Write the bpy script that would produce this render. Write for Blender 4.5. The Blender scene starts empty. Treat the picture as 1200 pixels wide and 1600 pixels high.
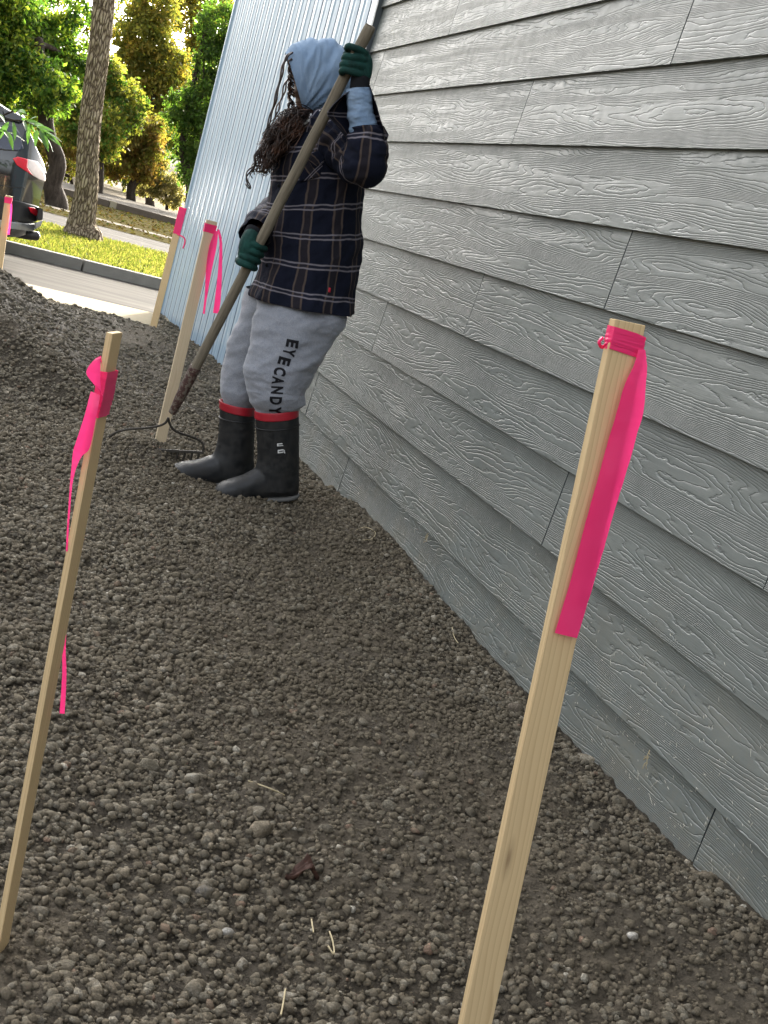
import bpy, bmesh, math, random
import numpy as np
from mathutils import Vector, Matrix
from mathutils.bvhtree import BVHTree

random.seed(7)
RNG = np.random.default_rng(11)
SC = bpy.context.scene
COL = SC.collection

# ------------------------------------------------------------------ camera
F_PX = 2039.72                      # focal length for a 1200 x 1600 frame
CAMZ = 1.164
_r = np.array([0.92563177, -0.2650383, 0.27011205])
_u = np.array([-0.19803302, 0.26898895, 0.94256452])
_f = np.array([0.32247285, 0.92595877, -0.19649838])
cam_d = bpy.data.cameras.new('camera')
cam_d.sensor_fit = 'VERTICAL'
cam_d.sensor_height = 36.0
cam_d.sensor_width = 27.0
cam_d.lens = F_PX / 1600 * 36.0
cam_d.clip_start = 0.05
cam_d.clip_end = 3000
cam = bpy.data.objects.new('camera', cam_d)
COL.objects.link(cam)
cam.matrix_world = Matrix(((_r[0], _u[0], -_f[0], 0), (_r[1], _u[1], -_f[1], 0), (_r[2], _u[2], -_f[2], CAMZ), (0, 0, 0, 1)))
SC.camera = cam

# ------------------------------------------------------------------ sky, sun, exposure
SUN_EL, SUN_AZ = math.radians(25), math.radians(20)      # azimuth measured from +Y towards +X
w = bpy.data.worlds.new('World')
SC.world = w
w.use_nodes = True
wn = w.node_tree.nodes
sky = wn.new('ShaderNodeTexSky')
sky.sky_type = 'NISHITA'
sky.sun_disc = False
sky.sun_elevation = SUN_EL
sky.sun_rotation = SUN_AZ
sky.air_density = 1.0
sky.dust_density = 9.0
sky.ozone_density = 1.0
bg = wn['Background']
hs_ = wn.new('ShaderNodeHueSaturation')
hs_.inputs['Saturation'].default_value = .28
w.node_tree.links.new(sky.outputs[0], hs_.inputs['Color'])
w.node_tree.links.new(hs_.outputs[0], bg.inputs[0])
bg.inputs[1].default_value = 0.12
sd = bpy.data.lights.new('sun', 'SUN')
sd.energy = 2.0
sd.angle = math.radians(0.6)
sd.color = (1.0, 0.9, 0.74)
sun = bpy.data.objects.new('sun', sd)
COL.objects.link(sun)
sdir = Vector((math.sin(SUN_AZ) * math.cos(SUN_EL), math.cos(SUN_AZ) * math.cos(SUN_EL), math.sin(SUN_EL)))
sun.rotation_euler = sdir.to_track_quat('Z', 'Y').to_euler()
sun.location = sdir * 60
SC.view_settings.view_transform = 'Standard'
SC.view_settings.look = 'None'
SC.view_settings.gamma = 1.0
SC.view_settings.exposure = 3.0
SC.view_settings.use_curve_mapping = False
SC.cycles.max_bounces = 6
SC.cycles.diffuse_bounces = 3
SC.cycles.transparent_max_bounces = 6

# ------------------------------------------------------------------ helpers
def at(px, py, Y=None, Z=None, X=None):
    """point of the place that the survey of the photograph gives for a direction and one known coordinate"""
    d = _f + (px - 600) / F_PX * _r - (py - 800) / F_PX * _u
    if Y is not None: t = Y / d[1]
    elif Z is not None: t = (Z - CAMZ) / d[2]
    else: t = X / d[0]
    return np.array([d[0] * t, d[1] * t, CAMZ + d[2] * t])

_perm = np.random.default_rng(3).integers(0, 2 ** 31, 4096)
def _h(i, j, k):
    a = _perm[i & 4095]
    a = _perm[(a + j) & 4095]
    a = _perm[(a + k) & 4095]
    return (a & 0xffff) / 65535.0
def vnoise(p):
    p = np.asarray(p, float)
    i = np.floor(p).astype(np.int64)
    f = p - i
    f = f * f * (3 - 2 * f)
    x, y, z = i[..., 0], i[..., 1], i[..., 2]
    r = 0
    for dx in (0, 1):
        wx = f[..., 0] if dx else 1 - f[..., 0]
        for dy in (0, 1):
            wy = f[..., 1] if dy else 1 - f[..., 1]
            for dz in (0, 1):
                wz = f[..., 2] if dz else 1 - f[..., 2]
                r = r + wx * wy * wz * _h(x + dx, y + dy, z + dz)
    return r
def fbm(p, octv=4, lac=2.1, gain=0.5):
    p = np.asarray(p, float); s = 0; a = 1; t = 0
    for o in range(octv):
        s = s + a * vnoise(p + 17.3 * o); t += a; a *= gain; p = p * lac
    return s / t
def n2(x, y, s, seed=0, octv=3):
    return fbm(np.stack([x * s, y * s, np.full_like(x, seed * 7.7 + .5)], -1), octv)
def sstep(a, b, x):
    t = np.clip((x - a) / (b - a), 0, 1)
    return t * t * (3 - 2 * t)

def mesh_np(name, V, F, mats=(), uv=None, smooth=True, mat_idx=None, color=None):
    """F: array (n,k) with uniform k, or a list of tuples"""
    me = bpy.data.meshes.new(name)
    V = np.asarray(V, np.float32)
    if isinstance(F, np.ndarray):
        n, k = F.shape
        me.vertices.add(len(V)); me.vertices.foreach_set('co', V.ravel())
        me.loops.add(n * k); me.loops.foreach_set('vertex_index', F.astype(np.int32).ravel())
        me.polygons.add(n)
        me.polygons.foreach_set('loop_start', np.arange(0, n * k, k, dtype=np.int32))
        me.polygons.foreach_set('loop_total', np.full(n, k, dtype=np.int32))
    else:
        me.from_pydata([tuple(map(float, v)) for v in V], [], [tuple(int(i) for i in f) for f in F])
    for m in (mats if isinstance(mats, (list, tuple)) else [mats]):
        me.materials.append(m)
    if mat_idx is not None:
        me.polygons.foreach_set('material_index', np.asarray(mat_idx, np.int32))
    me.update(calc_edges=True)
    me.polygons.foreach_set('use_smooth', np.full(len(me.polygons), bool(smooth)))
    if uv is not None:
        l = me.uv_layers.new(name='UVMap')
        li = np.empty(len(me.loops), np.int32); me.loops.foreach_get('vertex_index', li)
        uv = np.asarray(uv, np.float32)
        l.data.foreach_set('uv', (uv[li] if len(uv) == len(V) else uv).ravel())
    if color is not None:
        ca = me.color_attributes.new('tint', 'FLOAT_COLOR', 'POINT')
        c = np.ones((len(V), 4), np.float32); c[:, :3] = color
        ca.data.foreach_set('color', c.ravel())
    me.validate()
    return me
def obj(name, me, parent=None, loc=(0, 0, 0)):
    o = bpy.data.objects.new(name, me)
    COL.objects.link(o)
    o.location = loc
    if parent is not None: o.parent = parent
    return o
def thing(name, label, cat, loc=(0, 0, 0), group=None):
    o = bpy.data.objects.new(name, None)
    o.empty_display_size = .1
    COL.objects.link(o)
    o.location = tuple(map(float, loc))
    return tag(o, label, cat, group)
def tag(o, label, cat, group=None):
    o['label'] = label; o['category'] = cat
    if group: o['group'] = group
    return o
def struct(o, label=None):
    o['kind'] = 'structure'
    if label: o['label'] = label
    return o
def part(name, parent, V, F, mats, **k):
    """a mesh given in world coordinates, hung under its thing (whose origin is unrotated)"""
    p = np.array(parent.matrix_basis.translation); q = parent.parent
    while q is not None:
        p = p + np.array(q.matrix_basis.translation); q = q.parent
    return obj(name, mesh_np(name, np.asarray(V, float) - p, F, mats, **k), parent)

def catmull(A, n):
    A = np.asarray(A, float); m = len(A)
    t = np.linspace(0, m - 1, n); i = np.clip(t.astype(int), 0, m - 2); f = (t - i)
    f = f.reshape((-1,) + (1,) * (A.ndim - 1))
    P0 = A[np.clip(i - 1, 0, m - 1)]; P1 = A[i]; P2 = A[i + 1]; P3 = A[np.clip(i + 2, 0, m - 1)]
    return .5 * ((2 * P1) + (-P0 + P2) * f + (2 * P0 - 5 * P1 + 4 * P2 - P3) * f ** 2 + (-P0 + 3 * P1 - 3 * P2 + P3) * f ** 3)
def grid_faces(nv, nu, wrap=True):
    i = np.arange(nv - 1)[:, None]; j = np.arange(nu if wrap else nu - 1)[None, :]
    a = i * nu + j; b = i * nu + (j + 1) % nu
    return np.stack([a, b, b + nu, a + nu], -1).reshape(-1, 4)
def loft(rings, nv, nu, ex=2.0, cap0=False, cap1=False, wr=None, uvoff=(0, 0)):
    """rings: list of (centre, a, b) vectors; returns V, F, UV (metres)"""
    R = catmull(np.array([[np.asarray(x, float) for x in r] for r in rings]), nv)
    t = np.linspace(0, 2 * np.pi, nu, endpoint=False)
    c, s = np.cos(t), np.sin(t)
    e = 2.0 / ex
    c2 = np.sign(c) * np.abs(c) ** e; s2 = np.sign(s) * np.abs(s) ** e
    V = R[:, 0][:, None] + R[:, 1][:, None] * c2[None, :, None] + R[:, 2][:, None] * s2[None, :, None]
    rad = np.linalg.norm(R[:, 1], axis=1) * .5 + np.linalg.norm(R[:, 2], axis=1) * .5
    L = np.concatenate([[0], np.cumsum(np.linalg.norm(np.diff(R[:, 0], axis=0), axis=1))])
    if wr is not None:
        out = V - R[:, 0][:, None]
        out = out / (np.linalg.norm(out, axis=-1, keepdims=True) + 1e-9)
        V = V + out * wr(V, L, t)[..., None]
    um = np.median(rad)
    UV = np.stack([np.broadcast_to(t[None] * um + uvoff[0], V.shape[:2]), np.broadcast_to(L[:, None] + uvoff[1], V.shape[:2])], -1)
    F = grid_faces(nv, nu)
    V = V.reshape(-1, 3); UV = UV.reshape(-1, 2)
    ex_f = []
    for flag, row, c0, rev in ((cap0, 0, R[0, 0], True), (cap1, nv - 1, R[-1, 0], False)):
        if flag:
            k = len(V); V = np.vstack([V, c0]); UV = np.vstack([UV, UV[row * nu]])
            j = np.arange(nu); a = row * nu + j; b = row * nu + (j + 1) % nu
            q = np.stack([b, a, np.full(nu, k), np.full(nu, k)], -1) if rev else np.stack([a, b, np.full(nu, k), np.full(nu, k)], -1)
            ex_f.append(q[:, :3])
    return V, F, UV, ex_f
def merge(parts):
    """parts: list of (V, F(list of arrays))"""
    VV = []; FF = []; UU = []; off = 0
    for V, Fs, UV in parts:
        VV.append(V); UU.append(UV if UV is not None else np.zeros((len(V), 2)))
        for F in Fs:
            FF += [tuple(r + off) for r in np.asarray(F)]
        off += len(V)
    return np.vstack(VV), FF, np.vstack(UU)
def frames(P):
    P = np.asarray(P, float)
    T = np.gradient(P, axis=0); T /= np.linalg.norm(T, axis=1, keepdims=True) + 1e-12
    ref = np.array([0.3, 0.2, 1.0]); 
    if abs(T[0] @ ref) > .9 * np.linalg.norm(ref): ref = np.array([1., 0, 0])
    N = [np.cross(T[0], ref)]; N[0] /= np.linalg.norm(N[0])
    for k in range(1, len(P)):
        n = N[-1] - T[k] * (N[-1] @ T[k]); N.append(n / (np.linalg.norm(n) + 1e-12))
    N = np.array(N); B = np.cross(T, N)
    return T, N, B
def tube(path, rad, sides=8, n=None, caps=True):
    P = np.asarray(path, float); rad = np.broadcast_to(np.asarray(rad, float), (len(P),))
    if n:
        rad = catmull(rad[:, None], n)[:, 0]; P = catmull(P, n)
    T, N, B = frames(P)
    t = np.linspace(0, 2 * np.pi, sides, endpoint=False)
    V = P[:, None] + rad[:, None, None] * (N[:, None] * np.cos(t)[None, :, None] + B[:, None] * np.sin(t)[None, :, None])
    L = np.concatenate([[0], np.cumsum(np.linalg.norm(np.diff(P, axis=0), axis=1))])
    UV = np.stack([np.broadcast_to(t[None] * rad.mean(), V.shape[:2]), np.broadcast_to(L[:, None], V.shape[:2])], -1).reshape(-1, 2)
    F = [grid_faces(len(P), sides)]
    V = V.reshape(-1, 3)
    if caps:
        V = np.vstack([V, P[0] - T[0] * rad[0] * .5, P[-1] + T[-1] * rad[-1] * .5]); UV = np.vstack([UV, UV[:1], UV[-1:]])
        j = np.arange(sides); m = len(V)
        F.append(np.stack([(j + 1) % sides, j, np.full(sides, m - 2)], -1))
        o = (len(P) - 1) * sides
        F.append(np.stack([o + j, o + (j + 1) % sides, np.full(sides, m - 1)], -1))
    return V, F, UV
def box8(c, ax, ay, az):
    """box from centre and three half-vectors; 24 verts with UV in metres (u across, v along az)"""
    c, ax, ay, az = (np.asarray(q, float) for q in (c, ax, ay, az))
    V = []; F = []; U = []
    la, lb, lc = (np.linalg.norm(q) for q in (ax, ay, az))
    for (n, p, q, lp, lq, o) in ((ax, ay, az, lb, lc, 0), (-ax, -ay, az, lb, lc, .3), (ay, -ax, az, la, lc, .6), (-ay, ax, az, la, lc, .9), (az, ax, ay, la, lb, 1.3), (-az, ax, -ay, la, lb, 1.6)):
        k = len(V)
        for (s, t) in ((-1, -1), (1, -1), (1, 1), (-1, 1)):
            V.append(c + n + s * p + t * q); U.append((s * lp + o, t * lq))
        F.append((k, k + 1, k + 2, k + 3))
    return np.array(V), F, np.array(U)
def bevelled_box(name, parent, c, ax, ay, az, mat, bev=.002, seg=2):
    """box whose edges are softened; generated in a local frame so that object texture space stays world aligned"""
    c, ax, ay, az = (np.asarray(q, float) for q in (c, ax, ay, az))
    bm = bmesh.new()
    la, lb, lc = (np.linalg.norm(q) for q in (ax, ay, az))
    vs = [bm.verts.new((sx * la, sy * lb, sz * lc)) for sx in (-1, 1) for sy in (-1, 1) for sz in (-1, 1)]
    for f in ((0, 1, 3, 2), (4, 6, 7, 5), (0, 4, 5, 1), (2, 3, 7, 6), (0, 2, 6, 4), (1, 5, 7, 3)):
        bm.faces.new([vs[i] for i in f])
    bmesh.ops.recalc_face_normals(bm, faces=bm.faces)
    bmesh.ops.bevel(bm, geom=list(bm.edges), offset=bev, segments=seg, affect='EDGES', profile=.6)
    uvl = bm.loops.layers.uv.new('UVMap')
    for f in bm.faces:
        n = f.normal
        for l in f.loops:
            x, y, z = l.vert.co
            if abs(n.z) > .8: l[uvl].uv = (x + 1.3, y)
            elif abs(n.x) >= abs(n.y): l[uvl].uv = (y + .5, z)
            else: l[uvl].uv = (x, z)
    p = np.array(parent.matrix_basis.translation) if parent else np.zeros(3)
    ex, ey, ez = ax / la, ay / lb, az / lc
    for v in bm.verts:
        q = c - p + v.co.x * ex + v.co.y * ey + v.co.z * ez
        v.co = q
    if np.dot(np.cross(ex, ey), ez) < 0: bmesh.ops.reverse_faces(bm, faces=bm.faces)
    me = bpy.data.meshes.new(name); bm.to_mesh(me); bm.free()
    me.materials.append(mat)
    return obj(name, me, parent)

# ------------------------------------------------------------------ material helpers
class NT:
    def __init__(s, name, rough=.7, spec=.5):
        s.m = bpy.data.materials.new(name); s.m.use_nodes = True
        s.n = s.m.node_tree.nodes; s.l = s.m.node_tree.links
        s.b = s.n['Principled BSDF']; s.b.inputs['Roughness'].default_value = rough
        s.b.inputs['Specular IOR Level'].default_value = spec
        s.out = s.n['Material Output']
    def node(s, t, **k):
        n = s.n.new(t)
        for a, v in k.items(): setattr(n, a, v)
        return n
    def link(s, a, b): s.l.new(a, b); return b
    def coord(s, kind='Object'):
        return s.node('ShaderNodeTexCoord').outputs[kind]
    def mapping(s, vec, scale=(1, 1, 1), loc=(0, 0, 0), rot=(0, 0, 0)):
        n = s.node('ShaderNodeMapping'); s.link(vec, n.inputs[0])
        n.inputs['Scale'].default_value = scale; n.inputs['Location'].default_value = loc; n.inputs['Rotation'].default_value = rot
        return n.outputs[0]
    def noise(s, vec, scale, detail=4, rough=.55, dist=0):
        n = s.node('ShaderNodeTexNoise'); s.link(vec, n.inputs['Vector'])
        n.inputs['Scale'].default_value = scale; n.inputs['Detail'].default_value = detail
        n.inputs['Roughness'].default_value = rough; n.inputs['Distortion'].default_value = dist
        return n.outputs['Fac']
    def voro(s, vec, scale, feat='F1', out='Distance', rnd=1.0):
        n = s.node('ShaderNodeTexVoronoi', feature=feat); s.link(vec, n.inputs['Vector'])
        n.inputs['Scale'].default_value = scale; n.inputs['Randomness'].default_value = rnd
        return n.outputs[out]
    def ramp(s, fac, stops):
        n = s.node('ShaderNodeValToRGB'); s.link(fac, n.inputs[0]); e = n.color_ramp.elements
        while len(e) < len(stops): e.new(.5)
        for k, (p, c) in enumerate(stops):
            e[k].position = p; e[k].color = (*c, 1) if not np.isscalar(c) else (c, c, c, 1)
        return n.outputs[0]
    def math(s, op, a, b=None, c=None):
        n = s.node('ShaderNodeMath', operation=op)
        for i, v in enumerate((a, b, c)):
            if v is None: continue
            if np.isscalar(v): n.inputs[i].default_value = v
            else: s.link(v, n.inputs[i])
        return n.outputs[0]
    def mix(s, fac, a, b, mode='MIX'):
        n = s.node('ShaderNodeMix', data_type='RGBA', blend_type=mode)
        for i, v in ((0, fac), (6, a), (7, b)):
            if np.isscalar(v): n.inputs[i].default_value = v
            elif isinstance(v, tuple): n.inputs[i].default_value = (*v, 1)
            else: s.link(v, n.inputs[i])
        return n.outputs[2]
    def sep(s, vec):
        n = s.node('ShaderNodeSeparateXYZ'); s.link(vec, n.inputs[0]); return n.outputs
    def comb(s, x, y, z=0.0):
        n = s.node('ShaderNodeCombineXYZ')
        for i, v in enumerate((x, y, z)):
            if np.isscalar(v): n.inputs[i].default_value = v
            else: s.link(v, n.inputs[i])
        return n.outputs[0]
    def color(s, v):
        if isinstance(v, tuple): s.b.inputs['Base Color'].default_value = (*v, 1)
        else: s.link(v, s.b.inputs['Base Color'])
    def rough(s, v): s.link(v, s.b.inputs['Roughness'])
    def bump(s, h, dist=.01, strength=1.0, prev=None):
        n = s.node('ShaderNodeBump'); n.inputs['Distance'].default_value = dist; n.inputs['Strength'].default_value = strength
        s.link(h, n.inputs['Height'])
        if prev is not None: s.link(prev, n.inputs['Normal'])
        s.link(n.outputs[0], s.b.inputs['Normal'])
        return n.outputs[0]
    def rand(s): return s.node('ShaderNodeObjectInfo').outputs['Random']
def plain(name, c, rough=.6, spec=.5, metal=0.0, var=.15, vs=30, bump=0.0, bs=200):
    t = NT(name, rough, spec)
    co = t.coord()
    n = t.noise(co, vs, 4)
    t.color(t.mix(n, tuple(x * (1 - var) for x in c), tuple(min(1, x * (1 + var)) for x in c)))
    t.b.inputs['Metallic'].default_value = metal
    if bump: t.bump(t.noise(co, bs, 3), bump)
    return t.m

# --- soil
t = NT('soil', .95, .2); co = t.coord()
nA = t.noise(co, 2.2, 3); nB = t.noise(co, 38, 5, .7); nC = t.noise(co, 190, 4, .7)
c = t.ramp(nB, [(.25, (.06, .047, .032)), (.55, (.135, .110, .076)), (.8, (.22, .182, .132))])
c = t.mix(t.ramp(nA, [(.4, 0.0), (.65, 1.0)]), c, t.ramp(nB, [(.25, (.048, .04, .029)), (.6, (.11, .092, .067)), (.85, (.19, .162, .12))]))
trk = t.node('ShaderNodeVertexColor', layer_name='tint').outputs[0]
c = t.mix(t.sep(trk)[1], c, t.ramp(nB, [(.25, (.026, .021, .015)), (.6, (.066, .055, .039)), (.85, (.13, .108, .077))]))
c = t.mix(t.sep(trk)[0], c, t.ramp(nB, [(.3, (.11, .095, .075)), (.7, (.19, .165, .135))]))
t.color(c)
b = t.bump(nB, .02, 1.0); t.bump(nC, .006, 1.0, b)
M_SOIL = t.m
# --- stones
t = NT('pebble_stone', .93, .18); co = t.coord()
tint = t.node('ShaderNodeVertexColor', layer_name='tint').outputs[0]
n1 = t.noise(co, 260, 4, .6); n2_ = t.noise(co, 55, 3)
c = t.mix(t.ramp(n1, [(.3, .55), (.7, 1.15)]), (0, 0, 0), tint, 'MIX')
c = t.mix(1.0, tint, t.ramp(n1, [(.28, .42), (.5, .95), (.72, 1.6)]), 'MULTIPLY')
c = t.mix(t.math('MULTIPLY', t.ramp(n2_, [(.36, 0.0), (.58, 1.0)]), .75), c, (.125, .104, .072))
t.color(c); b_ = t.bump(n1, .004, 1.0); t.bump(t.noise(co, 900, 2, .6), .0012, .8, b_)
M_STONE = t.m

# --- cedar-embossed siding
def siding(name):
    t = NT(name, .42, .5); co = t.coord('Object'); rd = t.rand()
    s = t.sep(co)
    off = t.math('MULTIPLY', rd, 37.0)
    vec = t.comb(t.math('ADD', s[1], off), s[2], off)
    big = t.noise(t.mapping(vec, (.75, 8.5, 1)), 1.0, 2, .45)
    mid = t.noise(t.mapping(vec, (7, 30, 1)), 1.0, 3, .6)
    fine = t.noise(t.mapping(vec, (34, 60, 1)), 1.0, 2, .5)
    Fv = t.math('ADD', t.math('MULTIPLY', big, 1.0), t.math('MULTIPLY', s[2], 3.8))
    Fv = t.math('ADD', Fv, t.math('MULTIPLY', mid, .055))
    Fv = t.math('ADD', Fv, t.math('MULTIPLY', fine, .016))
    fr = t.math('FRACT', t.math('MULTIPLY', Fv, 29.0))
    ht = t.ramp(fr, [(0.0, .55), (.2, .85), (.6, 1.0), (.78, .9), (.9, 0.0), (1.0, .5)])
    rib = t.noise(t.mapping(vec, (9, 420, 1)), 1.0, 2, .5)
    dirt = t.noise(co, 3.2, 5, .65)
    base = t.mix(t.ramp(dirt, [(.35, 0.0), (.7, 1.0)]), (.160, .174, .160), (.118, .130, .120))
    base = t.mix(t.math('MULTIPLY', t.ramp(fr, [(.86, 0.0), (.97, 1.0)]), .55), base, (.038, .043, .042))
    base = t.mix(t.math('MULTIPLY', rd, .35), base, (.125, .141, .134))
    # splashed mud and dust low on the wall: geometry position in the wall
    geo = t.node('ShaderNodeNewGeometry').outputs['Position']; gz = t.sep(geo)[2]
    low = t.math('SUBTRACT', 1.0, t.math('MULTIPLY', gz, 1.35))
    spl = t.noise(geo, 90, 4, .75); spl2 = t.noise(geo, 4.5, 4, .6)
    msk = t.math('MULTIPLY', t.math('MAXIMUM', low, 0.0), t.ramp(t.math('MULTIPLY', t.math('ADD', spl, spl2), .5), [(.46, 0.0), (.62, 1.0)]))
    base = t.mix(t.math('MULTIPLY', msk, .6), base, (.17, .155, .115))
    t.color(base)
    t.rough(t.ramp(t.noise(co, 25, 3), [(.3, .38), (.7, .52)]))
    t.b.inputs['Specular IOR Level'].default_value = .5
    b1 = t.bump(ht, .0015, 1.0)
    t.bump(rib, .0006, .5, b1)
    return t.m
M_SIDE = siding('grey_cedar_siding')
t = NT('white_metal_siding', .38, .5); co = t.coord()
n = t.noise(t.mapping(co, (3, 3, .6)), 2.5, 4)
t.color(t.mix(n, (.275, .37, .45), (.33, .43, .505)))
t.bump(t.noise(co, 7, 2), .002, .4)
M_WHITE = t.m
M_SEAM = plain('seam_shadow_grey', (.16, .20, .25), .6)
M_TRIM = plain('dark_trim', (.035, .045, .05), .4)
M_CONC = plain('concrete', (.28, .245, .175), 1.0, .02, var=.12, vs=9, bump=.003, bs=120)
M_KERB = plain('kerb_concrete', (.20, .195, .18), 1.0, .03, var=.2, vs=8, bump=.004, bs=90)
t = NT('asphalt', 1.0, .02); co = t.coord()
n = t.noise(t.mapping(co, (.25, 3.2, 1), rot=(0, 0, -.197)), 1.6, 5, .6)
c = t.ramp(n, [(.3, (.038, .036, .033)), (.5, (.07, .066, .06)), (.7, (.115, .108, .096))])
t.color(t.mix(t.math('MULTIPLY', t.noise(co, 160, 3), .3), c, (.05, .05, .05)))
t.bump(t.noise(co, 140, 3), .004)
M_ASPH = t.m
M_DIRT = plain('earth', (.13, .11, .08), 1.0, .02, var=.35, vs=2.5, bump=.02, bs=20)
M_LOT = plain('grey_gravel_lot', (.12, .108, .092), 1.0, .02, var=.18, vs=3, bump=.01, bs=50)
M_TIMBER = plain('weathered_timber', (.10, .08, .06), .9, .2, var=.3, vs=12, bump=.004)

# --- lumber
def lumber(name, c1, c2, cd, knots=True):
    t = NT(name, .72, .3); uv = t.coord('UV'); rd = t.rand(); s = t.sep(uv)
    off = t.math('MULTIPLY', rd, 20)
    vec = t.comb(t.math('ADD', s[0], off), s[1], off)
    g = t.noise(t.mapping(vec, (26, 1.3, 1)), 1.0, 2, .5)
    w1 = t.noise(t.mapping(vec, (9, .9, 1)), 1.0, 3)
    fr = t.math('FRACT', t.math('MULTIPLY', t.math('ADD', t.math('ADD', t.math('MULTIPLY', s[0], 6.0), t.math('MULTIPLY', w1, .55)), off), 22))
    col = t.mix(t.ramp(fr, [(0, 0.0), (.7, .35), (.93, 1.0), (1.0, 0.0)]), c1, c2)
    col = t.mix(t.math('MULTIPLY', g, .5), col, tuple(x * .82 for x in c1))
    if knots:
        kv = t.voro(t.mapping(vec, (13, 3.1, 1)), 1.0)
        col = t.mix(t.ramp(kv, [(.03, .8), (.07, .25), (.13, 0.0)]), col, cd)
    t.color(col); t.bump(fr, .0007, .5)
    return t.m
M_LATH = lumber('pale_pine_lath', (.66, .49, .27), (.50, .345, .175), (.12, .06, .03))
M_LATH2 = lumber('buff_lath', (.58, .47, .315), (.50, .395, .25), (.2, .14, .08), False)
t = NT('pink_tape', .38, .5)
n = t.noise(t.coord(), 30, 3)
t.color(t.mix(n, (.98, .03, .19), (1.0, .06, .235)))
tr = t.node('ShaderNodeBsdfTranslucent'); tr.inputs[0].default_value = (1.0, .05, .26, 1)
mx = t.node('ShaderNodeMixShader'); mx.inputs[0].default_value = .3
t.link(t.b.outputs[0], mx.inputs[1]); t.link(tr.outputs[0], mx.inputs[2]); t.link(mx.outputs[0], t.out.inputs[0])
M_TAPE = t.m

# ================================================================== GROUND
WX = 1.752                                   # plane of the siding
_gy = [0, 2.03, 2.28, 2.65, 2.96, 3.46, 4.1, 4.64, 5.39, 5.99, 9.37, 10.95, 13]
_gz = [.03, .055, .024, 0, -.008, .003, .018, .040, .015, -.05, -.032, -.055, -.12]
def h0(x, y):
    wb = sstep(.55, 0, WX - x)
    z = np.interp(y, _gy, _gz) * wb
    z = z + (n2(x, y, .9, 1, 2) - .5) * .07 + (n2(x, y, 3.2, 2, 3) - .5) * .05
    yp = sstep(5.9, 7.3, y) * (1 - sstep(8.7, 10.4, y))
    m = np.clip(.295 + .46 * (.11 - x), 0, .7)
    m = m + (n2(x, y, 2.5, 5, 3) - .5) * .14 * (m > 0)
    z = z + np.maximum(m, 0) * yp
    # lip of raked-up gravel below the heap
    d = ((x - .25) * .65 + (y - 6.85) * .5) / .82
    s = ((x - .25) * .5 - (y - 6.85) * .65) / .82
    z = z + .085 * np.exp(-((d + .1) / .13) ** 2) * sstep(-.5, .0, s) * (1 - sstep(.55, .9, s))
    # shallow swale the stones have rolled into
    sx = np.interp(y, [1.5, 3, 5, 7], [.75, .55, .45, .5])
    z = z - .035 * np.exp(-((x - sx) / .3) ** 2) * (1 - sstep(5, 6.5, y))
    return z
_pins = []
def pin(x, y, zt, r):
    zz = zt - float(h0(np.array([x]), np.array([y]))[0]) - sum(c * math.exp(-((x - a) ** 2 + (y - b) ** 2) / q ** 2) for a, b, c, q in _pins)
    _pins.append((x, y, zz, r))
pin(1.33, 5.2, .022, .3); pin(1.10, 5.43, -.024, .26); pin(.84, 5.58, .058, .25)
def wbb(x): return sstep(.5, 0, WX - x)
def hmac(x, y):
    z = h0(x, y)
    for a, b, c, q in _pins: z = z + c * np.exp(-((x - a) ** 2 + (y - b) ** 2) / q ** 2)
    es = 10.3 + 2.4 * sstep(1.35, 1.72, x)
    z = z + .045 * sstep(8.2, 10.8, y) * (1 - wbb(x))
    e = sstep(0, .9, y - es)
    return z * (1 - e) - .22 * e
def hfull(x, y):
    z = hmac(x, y)
    z = z + (n2(x, y, 13, 3, 4) - .5) * .03 + (n2(x, y, 46, 4, 3) - .5) * .017
    return z
def density(x, y):
    d = .25 + 1.15 * sstep(.36, .66, n2(x, y, 1.7, 21, 3))
    sx = np.interp(y, [1.5, 3, 5, 7], [.75, .5, .42, .5])
    d = d + .8 * np.exp(-((x - sx) / .33) ** 2) - .35 * np.exp(-(((x - 1.25) / .32) ** 2 + ((y - 4.0) / .8) ** 2))
    d = d + .5 * np.exp(-((WX - x) / .12) ** 2)
    return np.clip(d, .06, 1.4) / 1.4
xs = np.concatenate([np.linspace(-9, -1.5, 24)[:-1], np.linspace(-1.5, .1, 70)[:-1], np.linspace(.1, 1.775, 210)])
ys = [-3.0, -2, -1, 0, .6, 1.1]
while ys[-1] < 13.8: ys.append(ys[-1] + max(.006, .0044 * ys[-1]))
ys = np.array(ys)
X, Y = np.meshgrid(xs, ys)
Z = hfull(X, Y)
trackm = np.exp(-(((X - .62) / .28) ** 2)) * sstep(6.7, 7.4, Y) * (1 - sstep(9.4, 10.4, Y))
trackm = np.clip(trackm * (.5 + 1.0 * n2(X, Y, 5, 8, 3)), 0, 1) * .8
V = np.stack([X, Y, Z], -1).reshape(-1, 3)
cl = np.zeros((len(V), 3)); cl[:, 0] = trackm.ravel(); cl[:, 1] = np.clip(density(X, Y) * 1.25, 0, 1).ravel()
bed = struct(obj('gravel_bed', mesh_np('gravel_bed', V, grid_faces(len(ys), len(xs), False), [M_SOIL], color=cl)), 'brown soil and gravel bed between the walls and the street')

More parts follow.
